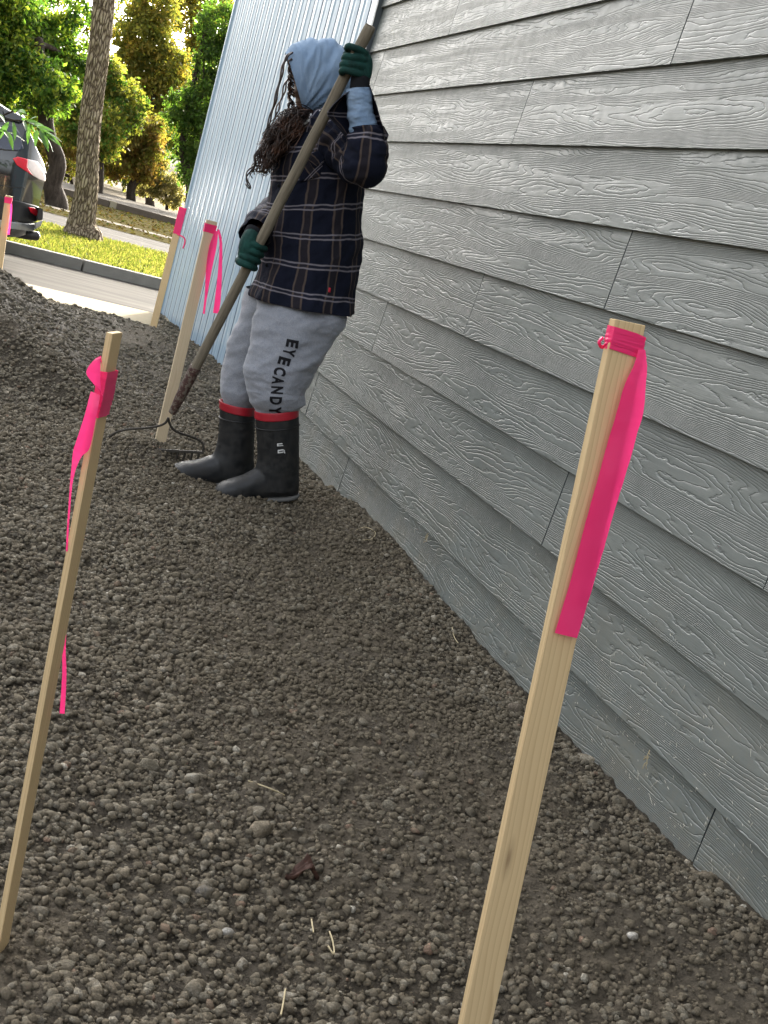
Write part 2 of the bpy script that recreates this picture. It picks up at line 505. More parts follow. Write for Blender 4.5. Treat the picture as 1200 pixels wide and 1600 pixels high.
SL = .2                                       # the street runs at this slope to the building
def strip(name, c0, c1, z, mat, x0=-70, x1=90, thick=None):
    xx = np.linspace(x0, x1, 60)
    a = np.stack([xx, c0 + SL * xx, np.full(60, z)], 1); b = np.stack([xx, c1 + SL * xx, np.full(60, z)], 1)
    V = np.vstack([a, b]); i = np.arange(59)
    F = np.stack([i, i + 1, i + 61, i + 60], 1)
    return V, F
def sheet(name, c0, c1, z, mat, **k):
    V, F = strip(name, c0, c1, z, mat, **k)
    return struct(obj(name, mesh_np(name, V, F, [mat], smooth=False)))
g = 1800.0
gv = [(-g, -g, -.26), (g, -g, -.26), (g, g, -.26), (-g, g, -.26)]
struct(obj('ground', mesh_np('ground', gv, [(0, 1, 2, 3)], [M_DIRT], smooth=False)))
sheet('pavement', 10.2, 12.56, -.112, M_CONC)
sheet('road', 12.56, 15.6, -.128, M_ASPH)
sheet('grass_verge', 15.68, 21.2, -.012, plain('turf_soil', (.10, .13, .03), 1.0, .02, var=.3, vs=6))
sheet('far_road', 20.4, 27.1, -.125, M_ASPH)
sheet('leafy_verge', 27.1, 39.5, -.118, plain('leaf_litter_ground', (.055, .048, .024), 1.0, .0, var=.4, vs=5))
sheet('footpath', 29.4, 30.3, -.113, M_LOT)
sheet('gravel_lot', 39.55, 47.5, .06, M_LOT)
# kerb stones
kerb = thing('kerb', 'grey concrete kerb between the road and the sunlit grass', 'kerb', (0, 15.6, -.13))
kv = np.array([1, SL, 0]) / math.hypot(1, SL); kn = np.array([-SL, 1, 0]) / math.hypot(1, SL)
for k in range(-8, 14):
    cx = .32 + k * 1.5
    c = np.array([cx, 15.6 + SL * cx, -.065])
    bevelled_box('kerb_stone', kerb, c, kv * (.75 * math.hypot(1, SL) * .985), kn * .075, np.array([0, 0, .07]), M_KERB, .012, 2)
# timber edging of the far lot
edge = thing('timber_edging', 'dark timber edging along the raised grey lot beyond the leaves', 'edging', (0, 39.5, -.12))
for k in range(-3, 9):
    cx = 1.9 + k * 2.55
    c = np.array([cx, 39.5 + SL * cx, -.025])
    bevelled_box('timber', edge, c, kv * 1.2, kn * .09, np.array([0, 0, .095]), M_TIMBER, .01, 1)
    c2 = np.array([cx + 1.3, 39.5 + SL * (cx + 1.3), -.02])
    bevelled_box('joint_block', edge, c2, kv * .1, kn * .1, np.array([0, 0, .1]), M_CONC, .01, 1)

# ================================================================== BUILDINGS
EXPO = .2438
def rowz(k): return CAMZ + (0.68568 - k * 0.139168) * WX      # lower edge of course k
house = thing('grey_house', 'house wall of grey wood-grain lap siding on the right', 'house', (WX, 4.5, 0))
WALL_END = 7.40
core = [(WX + .02, -4, -.4), (WX + 4.6, -4, -.4), (WX + 4.6, WALL_END, -.4), (WX + .02, WALL_END, -.4)]
top = 5.4
V = core + [(x, y, top) for x, y, z in core]
part('wall_core', house, V, [(0, 1, 5, 4), (1, 2, 6, 5), (2, 3, 7, 6), (3, 0, 4, 7), (4, 5, 6, 7)], [M_TRIM], smooth=False)
joints = {1: [5.995], 2: [7.116, 3.677], 3: [4.789], 4: [3.460], 5: [3.616], 6: [4.717], 7: [5.831, 2.42], 8: [3.54], 9: [float(at(884, 955, X=WX)[1])], 10: [5.759, 2.339]}
BL = 3.43
for k in range(-13, 11):
    js = joints.get(k, [(k * 1.13) % BL + 1.9])
    ends = [js[0]]
    while ends[-1] < WALL_END: ends.append(ends[-1] + BL)
    e = js[0] - BL
    while e > -4.0:
        ends.insert(0, e); e -= BL
    for j2 in js[1:]:
        ends = [q for q in ends if abs(q - j2) > .6] + [j2]
    ends = sorted(set([-4.0] + [q for q in ends if -4 < q < WALL_END] + [WALL_END]))
    zb = rowz(k)
    for a, b_ in zip(ends[:-1], ends[1:]):
        L = (b_ - a); yc = (a + b_) / 2; gap = .0008 if (k == 4 or (k == 2 and min(abs(a - 3.677), abs(b_ - 3.677)) < .01 and False)) else .006
        jit = random.uniform(-.0012, .0012)
        hh = EXPO + .028
        ya, yb = -L / 2 + gap * .5, L / 2 - gap * .5
        ny = max(2, int(L / .4))
        P = []
        yy = np.linspace(ya, yb, ny)
        for y_ in yy:
            wob = random.uniform(-.0006, .0006)
            P += [(jit + wob, y_, .0), (jit + .015, y_, 0.0), (.0172 + .0095, y_, hh), (.0172, y_, hh), (jit + wob + .0012, y_, .0012 - .0022)]
        P = np.array(P)
        # profile: front-bottom, back-bottom, back-top, front-top  (front face leans back under the course above)
        F = []
        for i in range(ny - 1):
            o, n_ = i * 5, (i + 1) * 5
            for q in range(4):
                q2 = (q + 1) % 4
                F.append((o + q, n_ + q, n_ + q2, o + q2))
        F += [(0, 1, 2, 3), tuple((ny - 1) * 5 + q for q in (3, 2, 1, 0))]
        o = part('siding_board', house, P + np.array([WX, yc, zb]), F, [M_SIDE, M_TRIM], smooth=False, mat_idx=[0] * (len(F) - 2) + ([0, 0] if k == 4 else [1, 1]))
        # keep grain coordinates local to the board
        me = o.data
        co = np.empty(len(me.vertices) * 3, np.float32); me.vertices.foreach_get('co', co); co = co.reshape(-1, 3)
        sh = np.array([0, yc - 4.5, zb]); me.vertices.foreach_set('co', (co - sh).ravel().astype(np.float32)); o.location = tuple(sh)
# corner trim of the grey house
bevelled_box('corner_trim', house, (WX - .004, WALL_END + .008, 2.4), (.02, 0, 0), (0, .012, 0), (0, 0, 2.9), M_TRIM, .003, 1)
bevelled_box('foundation', house, (WX + .3, 1.7, -.25), (.27, 0, 0), (0, 5.69, 0), (0, 0, .14), M_KERB, .01, 1)

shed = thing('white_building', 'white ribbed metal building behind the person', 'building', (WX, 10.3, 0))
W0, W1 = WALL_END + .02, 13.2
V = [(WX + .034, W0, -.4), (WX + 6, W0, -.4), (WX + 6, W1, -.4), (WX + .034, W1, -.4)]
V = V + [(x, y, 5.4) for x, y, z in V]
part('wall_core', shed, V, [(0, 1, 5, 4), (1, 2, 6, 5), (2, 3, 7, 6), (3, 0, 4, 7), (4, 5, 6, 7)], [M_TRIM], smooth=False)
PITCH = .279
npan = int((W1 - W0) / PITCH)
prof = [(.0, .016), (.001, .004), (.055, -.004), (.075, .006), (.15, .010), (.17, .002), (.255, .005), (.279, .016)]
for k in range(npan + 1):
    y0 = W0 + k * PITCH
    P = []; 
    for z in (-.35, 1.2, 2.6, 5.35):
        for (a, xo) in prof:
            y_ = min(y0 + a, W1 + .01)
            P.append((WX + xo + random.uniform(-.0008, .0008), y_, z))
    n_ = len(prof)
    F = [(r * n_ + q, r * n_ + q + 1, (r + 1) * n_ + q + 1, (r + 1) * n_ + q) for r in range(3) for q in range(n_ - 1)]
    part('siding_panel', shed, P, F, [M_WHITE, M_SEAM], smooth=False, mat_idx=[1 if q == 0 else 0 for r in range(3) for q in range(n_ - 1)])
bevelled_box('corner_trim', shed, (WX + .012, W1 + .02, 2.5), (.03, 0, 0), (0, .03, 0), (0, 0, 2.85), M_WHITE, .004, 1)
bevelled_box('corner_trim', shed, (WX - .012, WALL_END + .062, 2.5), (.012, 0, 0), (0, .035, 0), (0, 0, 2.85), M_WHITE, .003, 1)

# ================================================================== STONES (one mass of gravel)
def ico(sub):
    bm = bmesh.new(); bmesh.ops.create_icosphere(bm, subdivisions=sub, radius=1.0)
    bm.verts.ensure_lookup_table()
    V = np.array([v.co[:] for v in bm.verts]); F = np.array([[v.index for v in f.verts] for f in bm.faces]); bm.free()
    return V, F
def protos(sub, n, rough):
    V0, F0 = ico(sub); out = []
    for k in range(n):
        V = V0.copy()
        V *= (1 + rough * (fbm(V * 1.3 + k * 9.1, 2) - .5)[:, None] * 1.6)
        for q in range(RNG.integers(3, 9)):             # worn facets
            d = RNG.normal(size=3); d /= np.linalg.norm(d); lim = RNG.uniform(.42, .82)
            s = V @ d; ex = np.maximum(s - lim, 0) * .85
            V = V - ex[:, None] * d
        V *= (1 + .10 * (fbm(V * 4 + k, 2) - .5)[:, None])
        out.append(V)
    return np.array(out), F0
def rotm(n):
    q = RNG.normal(size=(n, 4)); q /= np.linalg.norm(q, axis=1, keepdims=True)
    a, b, c, d = q.T
    return np.stack([np.stack([1 - 2 * (c * c + d * d), 2 * (b * c - a * d), 2 * (b * d + a * c)], -1),
                     np.stack([2 * (b * c + a * d), 1 - 2 * (b * b + d * d), 2 * (c * d - a * b)], -1),
                     np.stack([2 * (b * d - a * c), 2 * (c * d + a * b), 1 - 2 * (b * b + c * c)], -1)], -2)
PAL = np.array([(.165, .146, .110), (.205, .182, .139), (.118, .105, .082), (.25, .222, .172), (.18, .150, .108), (.135, .113, .081), (.33, .30, .24), (.20, .132, .094), (.45, .42, .35)])
PW = np.array([.24, .2, .17, .11, .14, .12, .02, .014, .003]); PW = PW / PW.sum()
def scatter(n, xr, yr, rmed, rsig, rlim, sub, pr, sink=.33, dens=None, flat=(.55, .85), pal=None, pw=None, wallok=True):
    PVp, F0 = pr
    x = RNG.uniform(*xr, n * 2); y = np.sqrt(RNG.uniform(yr[0] ** 2 * .0 + yr[0], yr[1], n * 2)) ** 2
    if dens is not None:
        k = RNG.uniform(size=len(x)) < dens(x, y); x, y = x[k], y[k]
    x, y = x[:n], y[:n]; n = len(x)
    r = np.clip(rmed * np.exp(rsig * RNG.normal(size=n)), *rlim)
    k = x + r * .6 < WX; x, y, r = x[k], y[k], r[k]; n = len(x)
    sc = np.stack([RNG.uniform(.8, 1.25, n), RNG.uniform(.75, 1.05, n), RNG.uniform(*flat, n)], -1)
    R = rotm(n)
    # keep stones lying mostly on their flat side
    Z = np.zeros((n, 3, 3)); a = RNG.uniform(0, 2 * np.pi, n); tl = RNG.normal(0, .45, n)
    ca, sa, ct, st = np.cos(a), np.sin(a), np.cos(tl), np.sin(tl)
    Z[:, 0, 0] = ca; Z[:, 0, 1] = -sa * ct; Z[:, 0, 2] = sa * st
    Z[:, 1, 0] = sa; Z[:, 1, 1] = ca * ct; Z[:, 1, 2] = -ca * st
    Z[:, 2, 1] = st; Z[:, 2, 2] = ct
    pv = PVp[RNG.integers(0, len(PVp), n)]
    V = pv * sc[:, None] * r[:, None, None]
    V = np.einsum('nij,nkj->nki', Z, V)
    z = hfull(x, y) + r * sc[:, 2] * (RNG.uniform(.15, 1.05, n) - sink)
    V = V + np.stack([x, y, z], -1)[:, None]
    m = V.shape[1]
    F = (F0[None] + (np.arange(n) * m)[:, None, None]).reshape(-1, 3)
    P_ = PAL if pal is None else pal; W_ = PW if pw is None else pw
    ci = P_[RNG.choice(len(P_), n, p=W_)] * RNG.uniform(.75, 1.25, (n, 1))
    return V.reshape(-1, 3), F, np.repeat(ci, m, 0)
p1 = protos(1, 26, .55); p2 = protos(2, 22, .55); p0 = protos(0 + 1, 16, .6) if False else None
V0i, F0i = ico(1)
def low(n):
    bm = bmesh.new(); bmesh.ops.create_icosphere(bm, subdivisions=1, radius=1.0); bm.free()
    t_ = (1 + 5 ** .5) / 2
    B = np.array([(-1, t_, 0), (1, t_, 0), (-1, -t_, 0), (1, -t_, 0), (0, -1, t_), (0, 1, t_), (0, -1, -t_), (0, 1, -t_), (t_, 0, -1), (t_, 0, 1), (-t_, 0, -1), (-t_, 0, 1)]) / math.sqrt(1 + t_ * t_)
    F = np.array([(0, 11, 5), (0, 5, 1), (0, 1, 7), (0, 7, 10), (0, 10, 11), (1, 5, 9), (5, 11, 4), (11, 10, 2), (10, 7, 6), (7, 1, 8), (3, 9, 4), (3, 4, 2), (3, 2, 6), (3, 6, 8), (3, 8, 9), (4, 9, 5), (2, 4, 11), (6, 2, 10), (8, 6, 7), (9, 8, 1)])
    return np.array([B * (1 + RNG.uniform(-.28, .2, (12, 1))) for _ in range(n)]), F
pl = low(24)
sets = [
    scatter(520, (.05, 1.74), (1.45, 3.2), .0125, .25, (.0105, .024), 2, p2, dens=density),
    scatter(7500, (.05, 1.74), (1.45, 3.3), .0078, .36, (.004, .0135), 1, p1, dens=density),
    scatter(3500, (.05, 1.74), (3.2, 5.4), .0084, .34, (.005, .019), 1, p1, dens=density),
    scatter(17000, (.0, 1.74), (3.2, 7.0), .0068, .34, (.004, .016), 0, pl, dens=density),
    scatter(17500, (-.4, 1.74), (5.6, 12.6), .0090, .36, (.005, .024), 0, pl, dens=density),
    scatter(3000, (-1.2, .08), (1.3, 9.0), .012, .35, (.006, .026), 0, pl),
]
VV = []; FF = []; CC = []; off = 0
for a, b_, c_ in sets:
    VV.append(a); FF.append(b_ + off); CC.append(c_); off += len(a)
gs = obj('gravel', mesh_np('gravel', np.vstack(VV), np.vstack(FF), [M_STONE], color=np.vstack(CC)))
gs['kind'] = 'stuff'; gs['label'] = 'loose grey river gravel strewn over brown soil'
SOILP = np.array([(.125, .104, .073), (.165, .138, .098), (.088, .072, .05)])
sets = [scatter(14000, (.05, 1.74), (1.45, 3.3), .0046, .4, (.002, .012), 0, pl, sink=.2, pal=SOILP, pw=np.array([.4, .35, .25]), flat=(.7, 1)),
        scatter(15000, (.05, 1.74), (3.0, 6.0), .0062, .35, (.003, .013), 0, pl, sink=.2, pal=SOILP, pw=np.array([.4, .35, .25]), flat=(.7, 1))]
VV = []; FF = []; CC = []; off = 0
for a, b_, c_ in sets:
    VV.append(a); FF.append(b_ + off); CC.append(c_); off += len(a)
cr = obj('soil_crumbs', mesh_np('soil_crumbs', np.vstack(VV), np.vstack(FF), [M_STONE], color=np.vstack(CC)))
cr['kind'] = 'stuff'; cr['label'] = 'small crumbs of brown soil between the gravel'

# ================================================================== STAKES
VIEWY = np.array([0, 1.0, 0])
def unit(v): v = np.asarray(v, float); return v / np.linalg.norm(v)
def stake(label, base, topp, wdir, w_, t_, mat, name='wooden_stake', bury=.25):
    base = np.asarray(base, float); topp = np.asarray(topp, float)
    ax = unit(topp - base)
    wd = np.asarray(wdir, float); wd = unit(wd - ax * (wd @ ax)); td = np.cross(ax, wd)
    root = thing(name, label, 'stake', base, 'survey stakes with pink tape')
    lo = base - ax * bury
    o = bevelled_box('lath', root, (lo + topp) / 2, wd * w_ / 2, td * t_ / 2, (topp - lo) / 2, mat, .0012, 2)
    return root, ax, wd, td
def wrap(root, c, wd, td, ax, w_, t_, hgt, layers=2, name='ribbon_band', tilt=.0):
    """tape wound round a lath: a few closed loops with creases"""
    per = [(-1, -1), (-.3, -1.06), (.4, -1.04), (1, -1), (1.05, 0), (1, 1), (.3, 1.05), (-.4, 1.05), (-1, 1), (-1.05, 0)]
    parts_ = []
    for L in range(layers):
        n = len(per); rows = 9; P = []
        o = (L - (layers - 1) / 2) * hgt * .28
        for r in range(rows):
            er = random.choice((0, 0, .0003, .0008)) * random.uniform(.6, 1)
            for q, (a, b_) in enumerate(per):
                e = .0004 + .0006 * L + er + random.uniform(0, .0005)
                P.append(c + wd * (a * w_ / 2 + np.sign(a) * e) + td * (b_ * t_ / 2 + np.sign(b_) * e) + ax * (o + (r / (rows - 1) - .5) * hgt * .72 + tilt * a * w_ / 2 + random.uniform(-.0009, .0009)))
        parts_.append((np.array(P), [grid_faces(rows, n)], None))
    V, F, U = merge(parts_)
    o = part(name, root, V, F, [M_TAPE], smooth=False)
    sol = o.modifiers.new('thick', 'SOLIDIFY'); sol.thickness = .0002
    return o
def strip_mesh(root, rows, name='ribbon_tail', n=40, cr=.0012, m=7):
    """tape tail: rows = list of (left point, right point)"""
    R = catmull(np.array([[np.asarray(a, float), np.asarray(b_, float)] for a, b_ in rows]), n)
    s = np.linspace(0, 1, m)
    V = R[:, 0][:, None] * (1 - s)[None, :, None] + R[:, 1][:, None] * s[None, :, None]
    V[..., 1] += (fbm(V * np.array([25, 25, 9.]), 3) - .5) * cr * 6
    V[..., 1] += (1 - np.abs(2 * fbm(V * np.array([30, 30, 130.]), 2) - 1)) * cr * 1.6
    V = V.reshape(-1, 3)
    return part(name, root, V, grid_faces(n, m, False), [M_TAPE])
# right foreground stake
YR = 1.62
a = at(742, 1600, Y=1.49); tpt = at(981, 503, Y=1.57)
axr = unit(tpt - a); base = a - axr * .12
root, ax, wd, td = stake('near pine stake at the lower right with a long pink ribbon hanging down its face', base, tpt, (1, .16, .25), .0495, .0125, M_LATH)
wrap(root, at(976, 535, Y=1.568), wd, td, ax, .0495, .0135, .030, 2, tilt=-.1)
y_ = 1.555
yl = lambda py: 1.57 + (1.49 - 1.57) * (py - 503) / 1097 - .0165
strip_mesh(root, [(at(l_, y1_, Y=yl(y1_) + o_), at(r_, y2_, Y=yl(y2_) + o_)) for l_, y1_, r_, y2_, o_ in ((999, 547, 1010, 547, .006), (991, 573, 1012.5, 575, 0), (977, 601, 1010, 604, -.003), (966, 640, 1006, 645, -.004), (953, 684, 996, 680, -.003), (938, 738, 979, 740, -.002), (920, 800, 960, 803, 0), (904, 860, 942, 866, .001), (889, 920, 924, 928, .001), (868, 990, 902, 998, 0))], n=60)
V, F, U = merge([tube([at(941, 528, Y=1.557), at(936, 535, Y=1.55), at(941, 543, Y=1.557), at(948, 536, Y=1.55)], .0022, 8, 14)])
part('ribbon_knot', root, V, F, [M_TAPE])
# left foreground stake
a = at(2, 1475, Y=1.83); tpt = at(179, 519, Y=1.83)
axl = unit(tpt - a); base = a - axl * .10
root, ax, wd, td = stake('thin pine stake at the left edge with a pink ribbon bow', base, tpt, (.41, .91, .1), .040, .0095, M_LATH)
c = at(163, 614, Y=1.83)
wrap(root, c, wd, td, ax, .040, .0095, .05, 3)
y_ = 1.80
strip_mesh(root, [(at(160, 616, Y=y_), at(163, 622, Y=y_)), (at(146, 600, Y=y_ - .012), at(158, 612, Y=y_ - .01)), (at(135, 582, Y=y_ - .02), at(157, 580, Y=y_ - .012)), (at(146, 564, Y=y_ - .01), at(158, 558, Y=y_ - .006)), (at(158, 556, Y=y_), at(161, 578, Y=y_))], 'ribbon_loop', 30)
strip_mesh(root, [(at(142, 612, Y=y_), at(157, 618, Y=y_ - .004)), (at(132, 650, Y=y_ - .01), at(150, 655, Y=y_ - .008)), (at(119, 690, Y=y_ - .01), at(140, 700, Y=y_ - .006)), (at(114, 708, Y=y_), at(126, 716, Y=y_)), (at(110, 750, Y=y_), at(114, 752, Y=y_)), (at(105, 820, Y=y_ + .004), at(108, 820, Y=y_ + .006)), (at(103, 862, Y=y_ + .01), at(106, 862, Y=y_ + .01))], 'ribbon_tail', 60)
strip_mesh(root, [(at(121, 860, Y=1.86), at(124, 862, Y=1.86)), (at(105, 940, Y=1.86), at(109, 942, Y=1.86)), (at(98, 1005, Y=1.85), at(103, 1006, Y=1.85)), (at(97, 1060, Y=1.845), at(104, 1060, Y=1.85)), (at(93, 1115, Y=1.85), at(101, 1116, Y=1.85))], 'ribbon_tail', 50)
# stake behind the rake
a = at(247, 703, Y=5.70); tpt = at(331, 345, Y=5.70)
root, ax, wd, td = stake('buff stake standing just behind the rake head with two pink ribbon ends', a, tpt, (1, .1, .2), .0475, .016, M_LATH2)
wrap(root, at(328, 357, Y=5.70), wd, td, ax, .0475, .016, .036, 2)
y_ = 5.67
strip_mesh(root, [(at(336, 360, Y=y_), at(341, 362, Y=y_)), (at(327, 385, Y=y_), at(338, 388, Y=y_)), (at(322, 420, Y=y_), at(331, 422, Y=y_)), (at(320, 460, Y=y_), at(324, 462, Y=y_)), (at(317, 490, Y=y_), at(320, 491, Y=y_))])
strip_mesh(root, [(at(339, 358, Y=y_), at(343, 359, Y=y_)), (at(343, 380, Y=y_), at(347, 380, Y=y_)), (at(341, 420, Y=y_), at(347, 421, Y=y_)), (at(336, 465, Y=y_), at(345, 466, Y=y_)), (at(333, 489, Y=y_), at(342, 490, Y=y_))])
# far stakes at the street end
a = at(243, 497, Y=10.9); tpt = at(285, 328, Y=10.9)
root, ax, wd, td = stake('slim far stake wrapped in pink tape beside the white building corner', a, tpt, (1, -.3, .2), .055, .02, M_LATH)
wrap(root, at(281, 345, Y=10.9), wd, td, ax, .055, .022, .17, 3)
V, F, U = merge([tube([at(277, 366, Y=10.86), at(287, 371, Y=10.84), at(289, 378, Y=10.84), at(286, 388, Y=10.84)], .006, 6, 12)])
part('ribbon_tail', root, V, F, [M_TAPE])
a = at(-9, 470, Y=10.6); tpt = at(14, 306, Y=10.6)
root, ax, wd, td = stake('far stake in front of the parked car at the left edge', a, tpt, (1, -.2, .2), .052, .02, M_LATH)
wrap(root, at(13, 313, Y=10.6), wd, td, ax, .052, .022, .045, 2)
strip_mesh(root, [(at(16, 318, Y=10.56), at(19, 318, Y=10.56)), (at(15, 340, Y=10.56), at(18, 340, Y=10.56)), (at(11, 366, Y=10.56), at(15, 367, Y=10.56))])

# ================================================================== RAKE
M_HANDLE = None
t = NT('worn_ash_handle', .8, .2); uv = t.coord('UV'); s_ = t.sep(uv)
n = t.noise(t.mapping(uv, (90, 6, 1)), 1.0, 5, .65); n3 = t.noise(t.mapping(uv, (60, 40, 1)), 1.0, 4, .7)
c = t.ramp(n, [(.3, (.09, .074, .053)), (.55, (.19, .163, .118)), (.8, (.29, .255, .195))])
c = t.mix(t.math('MULTIPLY', n3, .35), c, (.12, .11, .085)); t.color(c); t.bump(n, .002, .5)
M_HANDLE = t.m
t = NT('worn_red_paint', .7, .3); co = t.coord()
n = t.noise(co, 70, 5, .7)
t.color(t.ramp(n, [(.36, (.045, .026, .02)), (.5, (.075, .035, .03)), (.56, (.16, .14, .11)), (.72, (.10, .082, .066))])); t.bump(n, .002, .6)
M_FERR = t.m
M_STEEL = plain('dusty_dark_steel', (.045, .039, .031), .75, .3, .2, .5, 40)
hb = at(269, 645, Y=5.42); ht_ = at(576, 46, Y=4.90)
rake = thing('garden_rake', 'long-handled bow rake with worn wooden handle resting on the gravel', 'rake', at(240, 712, Y=5.56))
ax = unit(ht_ - hb)
ph = [hb + (ht_ - hb) * f for f in np.linspace(.12, 1, 14)]
ph = [p + np.array([random.uniform(-.002, .002) for _ in range(3)]) for p in ph]
V, F, U = tube(ph + [ht_ + ax * .012], [.0208] * 13 + [.0215, .014], 20, 70)
V2, F2, U2 = merge([(V, F, U)]); part('handle', rake, V2, F2, [M_HANDLE], uv=U2)
V, F, U = tube([hb, hb + (ht_ - hb) * .06, hb + (ht_ - hb) * .135], [.016, .0222, .0238], 18, 16)
V2, F2, U2 = merge([(V, F, U)]); part('ferrule', rake, V2, F2, [M_FERR], uv=U2)
ybar = 5.56
bl, br = at(163, 699, Y=ybar - .0), at(317, 707, Y=ybar - .06)
s0 = at(263, 653, Y=5.43)
bowl = [s0, at(258, 661, Y=5.44), at(246, 666, Y=5.47), at(225, 669, Y=5.50), at(200, 671, Y=5.53), at(183, 675, Y=5.55), at(170, 683, Y=5.56), at(163, 690, Y=5.56), bl]
bowr = [s0, at(265, 662, Y=5.44), at(272, 672, Y=5.45), at(285, 678, Y=5.47), at(303, 684, Y=5.49), at(314, 690, Y=5.50), at(318, 698, Y=5.50), br]
for p in (bowl, bowr):
    V, F, U = merge([tube(p, .0052, 8, 50)]); part('bow_arm', rake, V, F, [M_STEEL])
bc = (bl + br) / 2; bd = (br - bl) / 2
bevelled_box('tine_bar', rake, bc, bd * 1.02, unit(np.cross(bd, (0, 0, 1))) * .008, np.array([0, 0, .006]), M_STEEL, .002, 2)
for k in range(14):
    p = bl + (br - bl) * (k + .5) / 14
    fw = unit(np.cross(bd, (0, 0, 1)))
    V, F, U = merge([tube([p, p + np.array([0, 0, -.03]) - fw * .004, p + np.array([0, 0, -.06]) - fw * .016, p + np.array([0, 0, -.075]) - fw * .024], [.006, .0055, .004, .0015], 6, 10)])
    part('tine', rake, V, F, [M_STEEL])

# ================================================================== PERSON
# cloth materials
def plaid(name):
    t = NT(name, .9, .15); 
    uv = t.coord('UV'); s = t.sep(uv)
    wob = t.math('MULTIPLY', t.math('SUBTRACT', t.noise(uv, 6, 3), .5), .035)
    u = t.math('ADD', s[0], wob); v = t.math('ADD', s[1], wob)
    def band(x, per, ctr, hw):
        f = t.math('FRACT', t.math('DIVIDE', x, per))
        d = t.math('ABSOLUTE', t.math('SUBTRACT', f, ctr))
        return t.ramp(d, [(hw * .75 / per, 1.0), (hw * 1.25 / per, 0.0)])
    weave = t.noise(t.mapping(uv, (700, 700, 1)), 1.0, 2); blot = t.noise(uv, 26, 4)
    c = t.mix(blot, (.0035, .005, .013), (.010, .013, .027))
    c = t.mix(t.math('MULTIPLY', band(u, .118, .5, .017), .32), c, (.05, .037, .03))
    c = t.mix(t.math('MULTIPLY', band(v, .118, .5, .012), .22), c, (.04, .038, .05))
    for ctr in (.36, .64):
        c = t.mix(t.math('MULTIPLY', band(u, .118, ctr, .0035), .6), c, (.15, .11, .085))
    for ctr in (.44, .58):
        c = t.mix(t.math('MULTIPLY', band(v, .118, ctr, .0030), .8), c, (.25, .23, .26))
    c = t.mix(t.math('MULTIPLY', weave, .5), c, (.004, .005, .009)); t.color(c)
    b = t.bump(t.noise(uv, 60, 4, .6), .006, .5); t.bump(weave, .0008, .6, b)
    return t.m
M_PLAID = plaid('navy_plaid_flannel')
t = NT('light_blue_chambray', .9, .15); co = t.coord()
n = t.noise(co, 420, 3, .7); n3 = t.noise(co, 14, 4)
c = t.mix(n, (.115, .18, .285), (.21, .30, .42)); c = t.mix(t.ramp(n3, [(.35, 0.0), (.7, .45)]), c, (.27, .35, .44)); t.color(c)
b = t.bump(t.noise(co, 40, 4, .6), .006, .45); t.bump(n, .0008, .5, b)
M_CHAM = t.m
t = NT('heather_grey_fleece', .95, .1); t.b.inputs['Sheen Weight'].default_value = .3; co = t.coord()
n = t.noise(co, 300, 3, .75); n3 = t.noise(co, 60, 4, .7)
c = t.mix(t.ramp(n, [(.3, 0.0), (.7, 1.0)]), (.175, .183, .202), (.31, .32, .345)); c = t.mix(t.ramp(n3, [(.35, .4), (.65, 0.0)]), c, (.14, .16, .20)); t.color(c)
b = t.bump(t.noise(co, 22, 4, .6), .008, .4); t.bump(n, .0012, .6, b)
M_FLEECE = t.m
t = NT('black_rubber', .52, .5); co = t.coord()
n = t.noise(co, 35, 5, .65)
t.color(t.mix(t.ramp(n, [(.4, 0.0), (.75, .7)]), (.005, .006, .007), (.030, .027, .023))); t.rough(t.ramp(n, [(.3, .42), (.7, .75)])); t.bump(t.noise(co, 110, 3), .0008, .5)
M_RUB = t.m
M_SOLE = plain('grey_rubber_sole', (.10, .098, .092), .8, .3, var=.35, vs=40)
M_RED = plain('red_rubber_rim', (.34, .010, .022), .45, .5, var=.12)
t = NT('green_work_glove', .8, .25); co = t.coord()
n = t.noise(co, 120, 4, .7); n3 = t.noise(co, 30, 3)
t.color(t.mix(t.ramp(n3, [(.35, 0.0), (.7, 1.0)]), (.003, .022, .018), (.009, .055, .045))); t.bump(n, .0015, .7)
M_GLOVE = t.m
M_GCUFF = plain('black_knit_cuff', (.012, .013, .015), .95, .1, bump=.002)
M_HAIR = NT('dark_brown_hair', .42, .5)
_n = M_HAIR.noise(M_HAIR.coord(), 18, 3)
M_HAIR.color(M_HAIR.ramp(_n, [(.35, (.010, .006, .005)), (.55, (.035, .017, .010)), (.75, (.11, .045, .022))])); M_HAIR = M_HAIR.m
M_SKIN = plain('skin', (.07, .036, .024), .55, .5, var=.1)
M_INK = plain('black_print', (.008, .008, .010), .8, .2, var=.1)
M_LAB = plain('pale_label', (.62, .62, .6), .6, .3)
M_CORD = plain('white_cord', (.75, .75, .73), .8, .2)
M_TAG = plain('red_tag', (.5, .03, .05), .8, .2)

def rg(Lp, Rp, Y, b, Yd=0, bv=None):
    l = at(*Lp, Y=Y - Yd); r = at(*Rp, Y=Y + Yd)
    return ((l + r) / 2, (r - l) / 2, np.array([0, b, 0]) if bv is None else np.asarray(bv, float))
def folds(amp, k, dirs, seed=0, ridge=True):
    def f(V, L, t_):
        d = np.zeros(V.shape[:2])
        for (dv, w_) in dirs:
            dv = unit(dv); perp = unit(np.cross(dv, (0.1, 1, .05)))
            q = np.stack([(V @ dv) * k * .35, (V @ perp) * k, V[..., 1] * k * .3 + seed], -1)
            n = fbm(q + seed * 3.1, 3)
            if ridge: n = 1 - np.abs(2 * n - 1) * 1.6
            d = d + w_ * n
        return (d - .42 * sum(w_ for _, w_ in dirs)) * amp
    return f
PBASE = at(380, 778, Y=5.3); PBASE[2] = 0.0
person = thing('person', 'person in blue hood, plaid shirt, grey sweatpants and rubber boots leaning on a rake', 'person', PBASE)

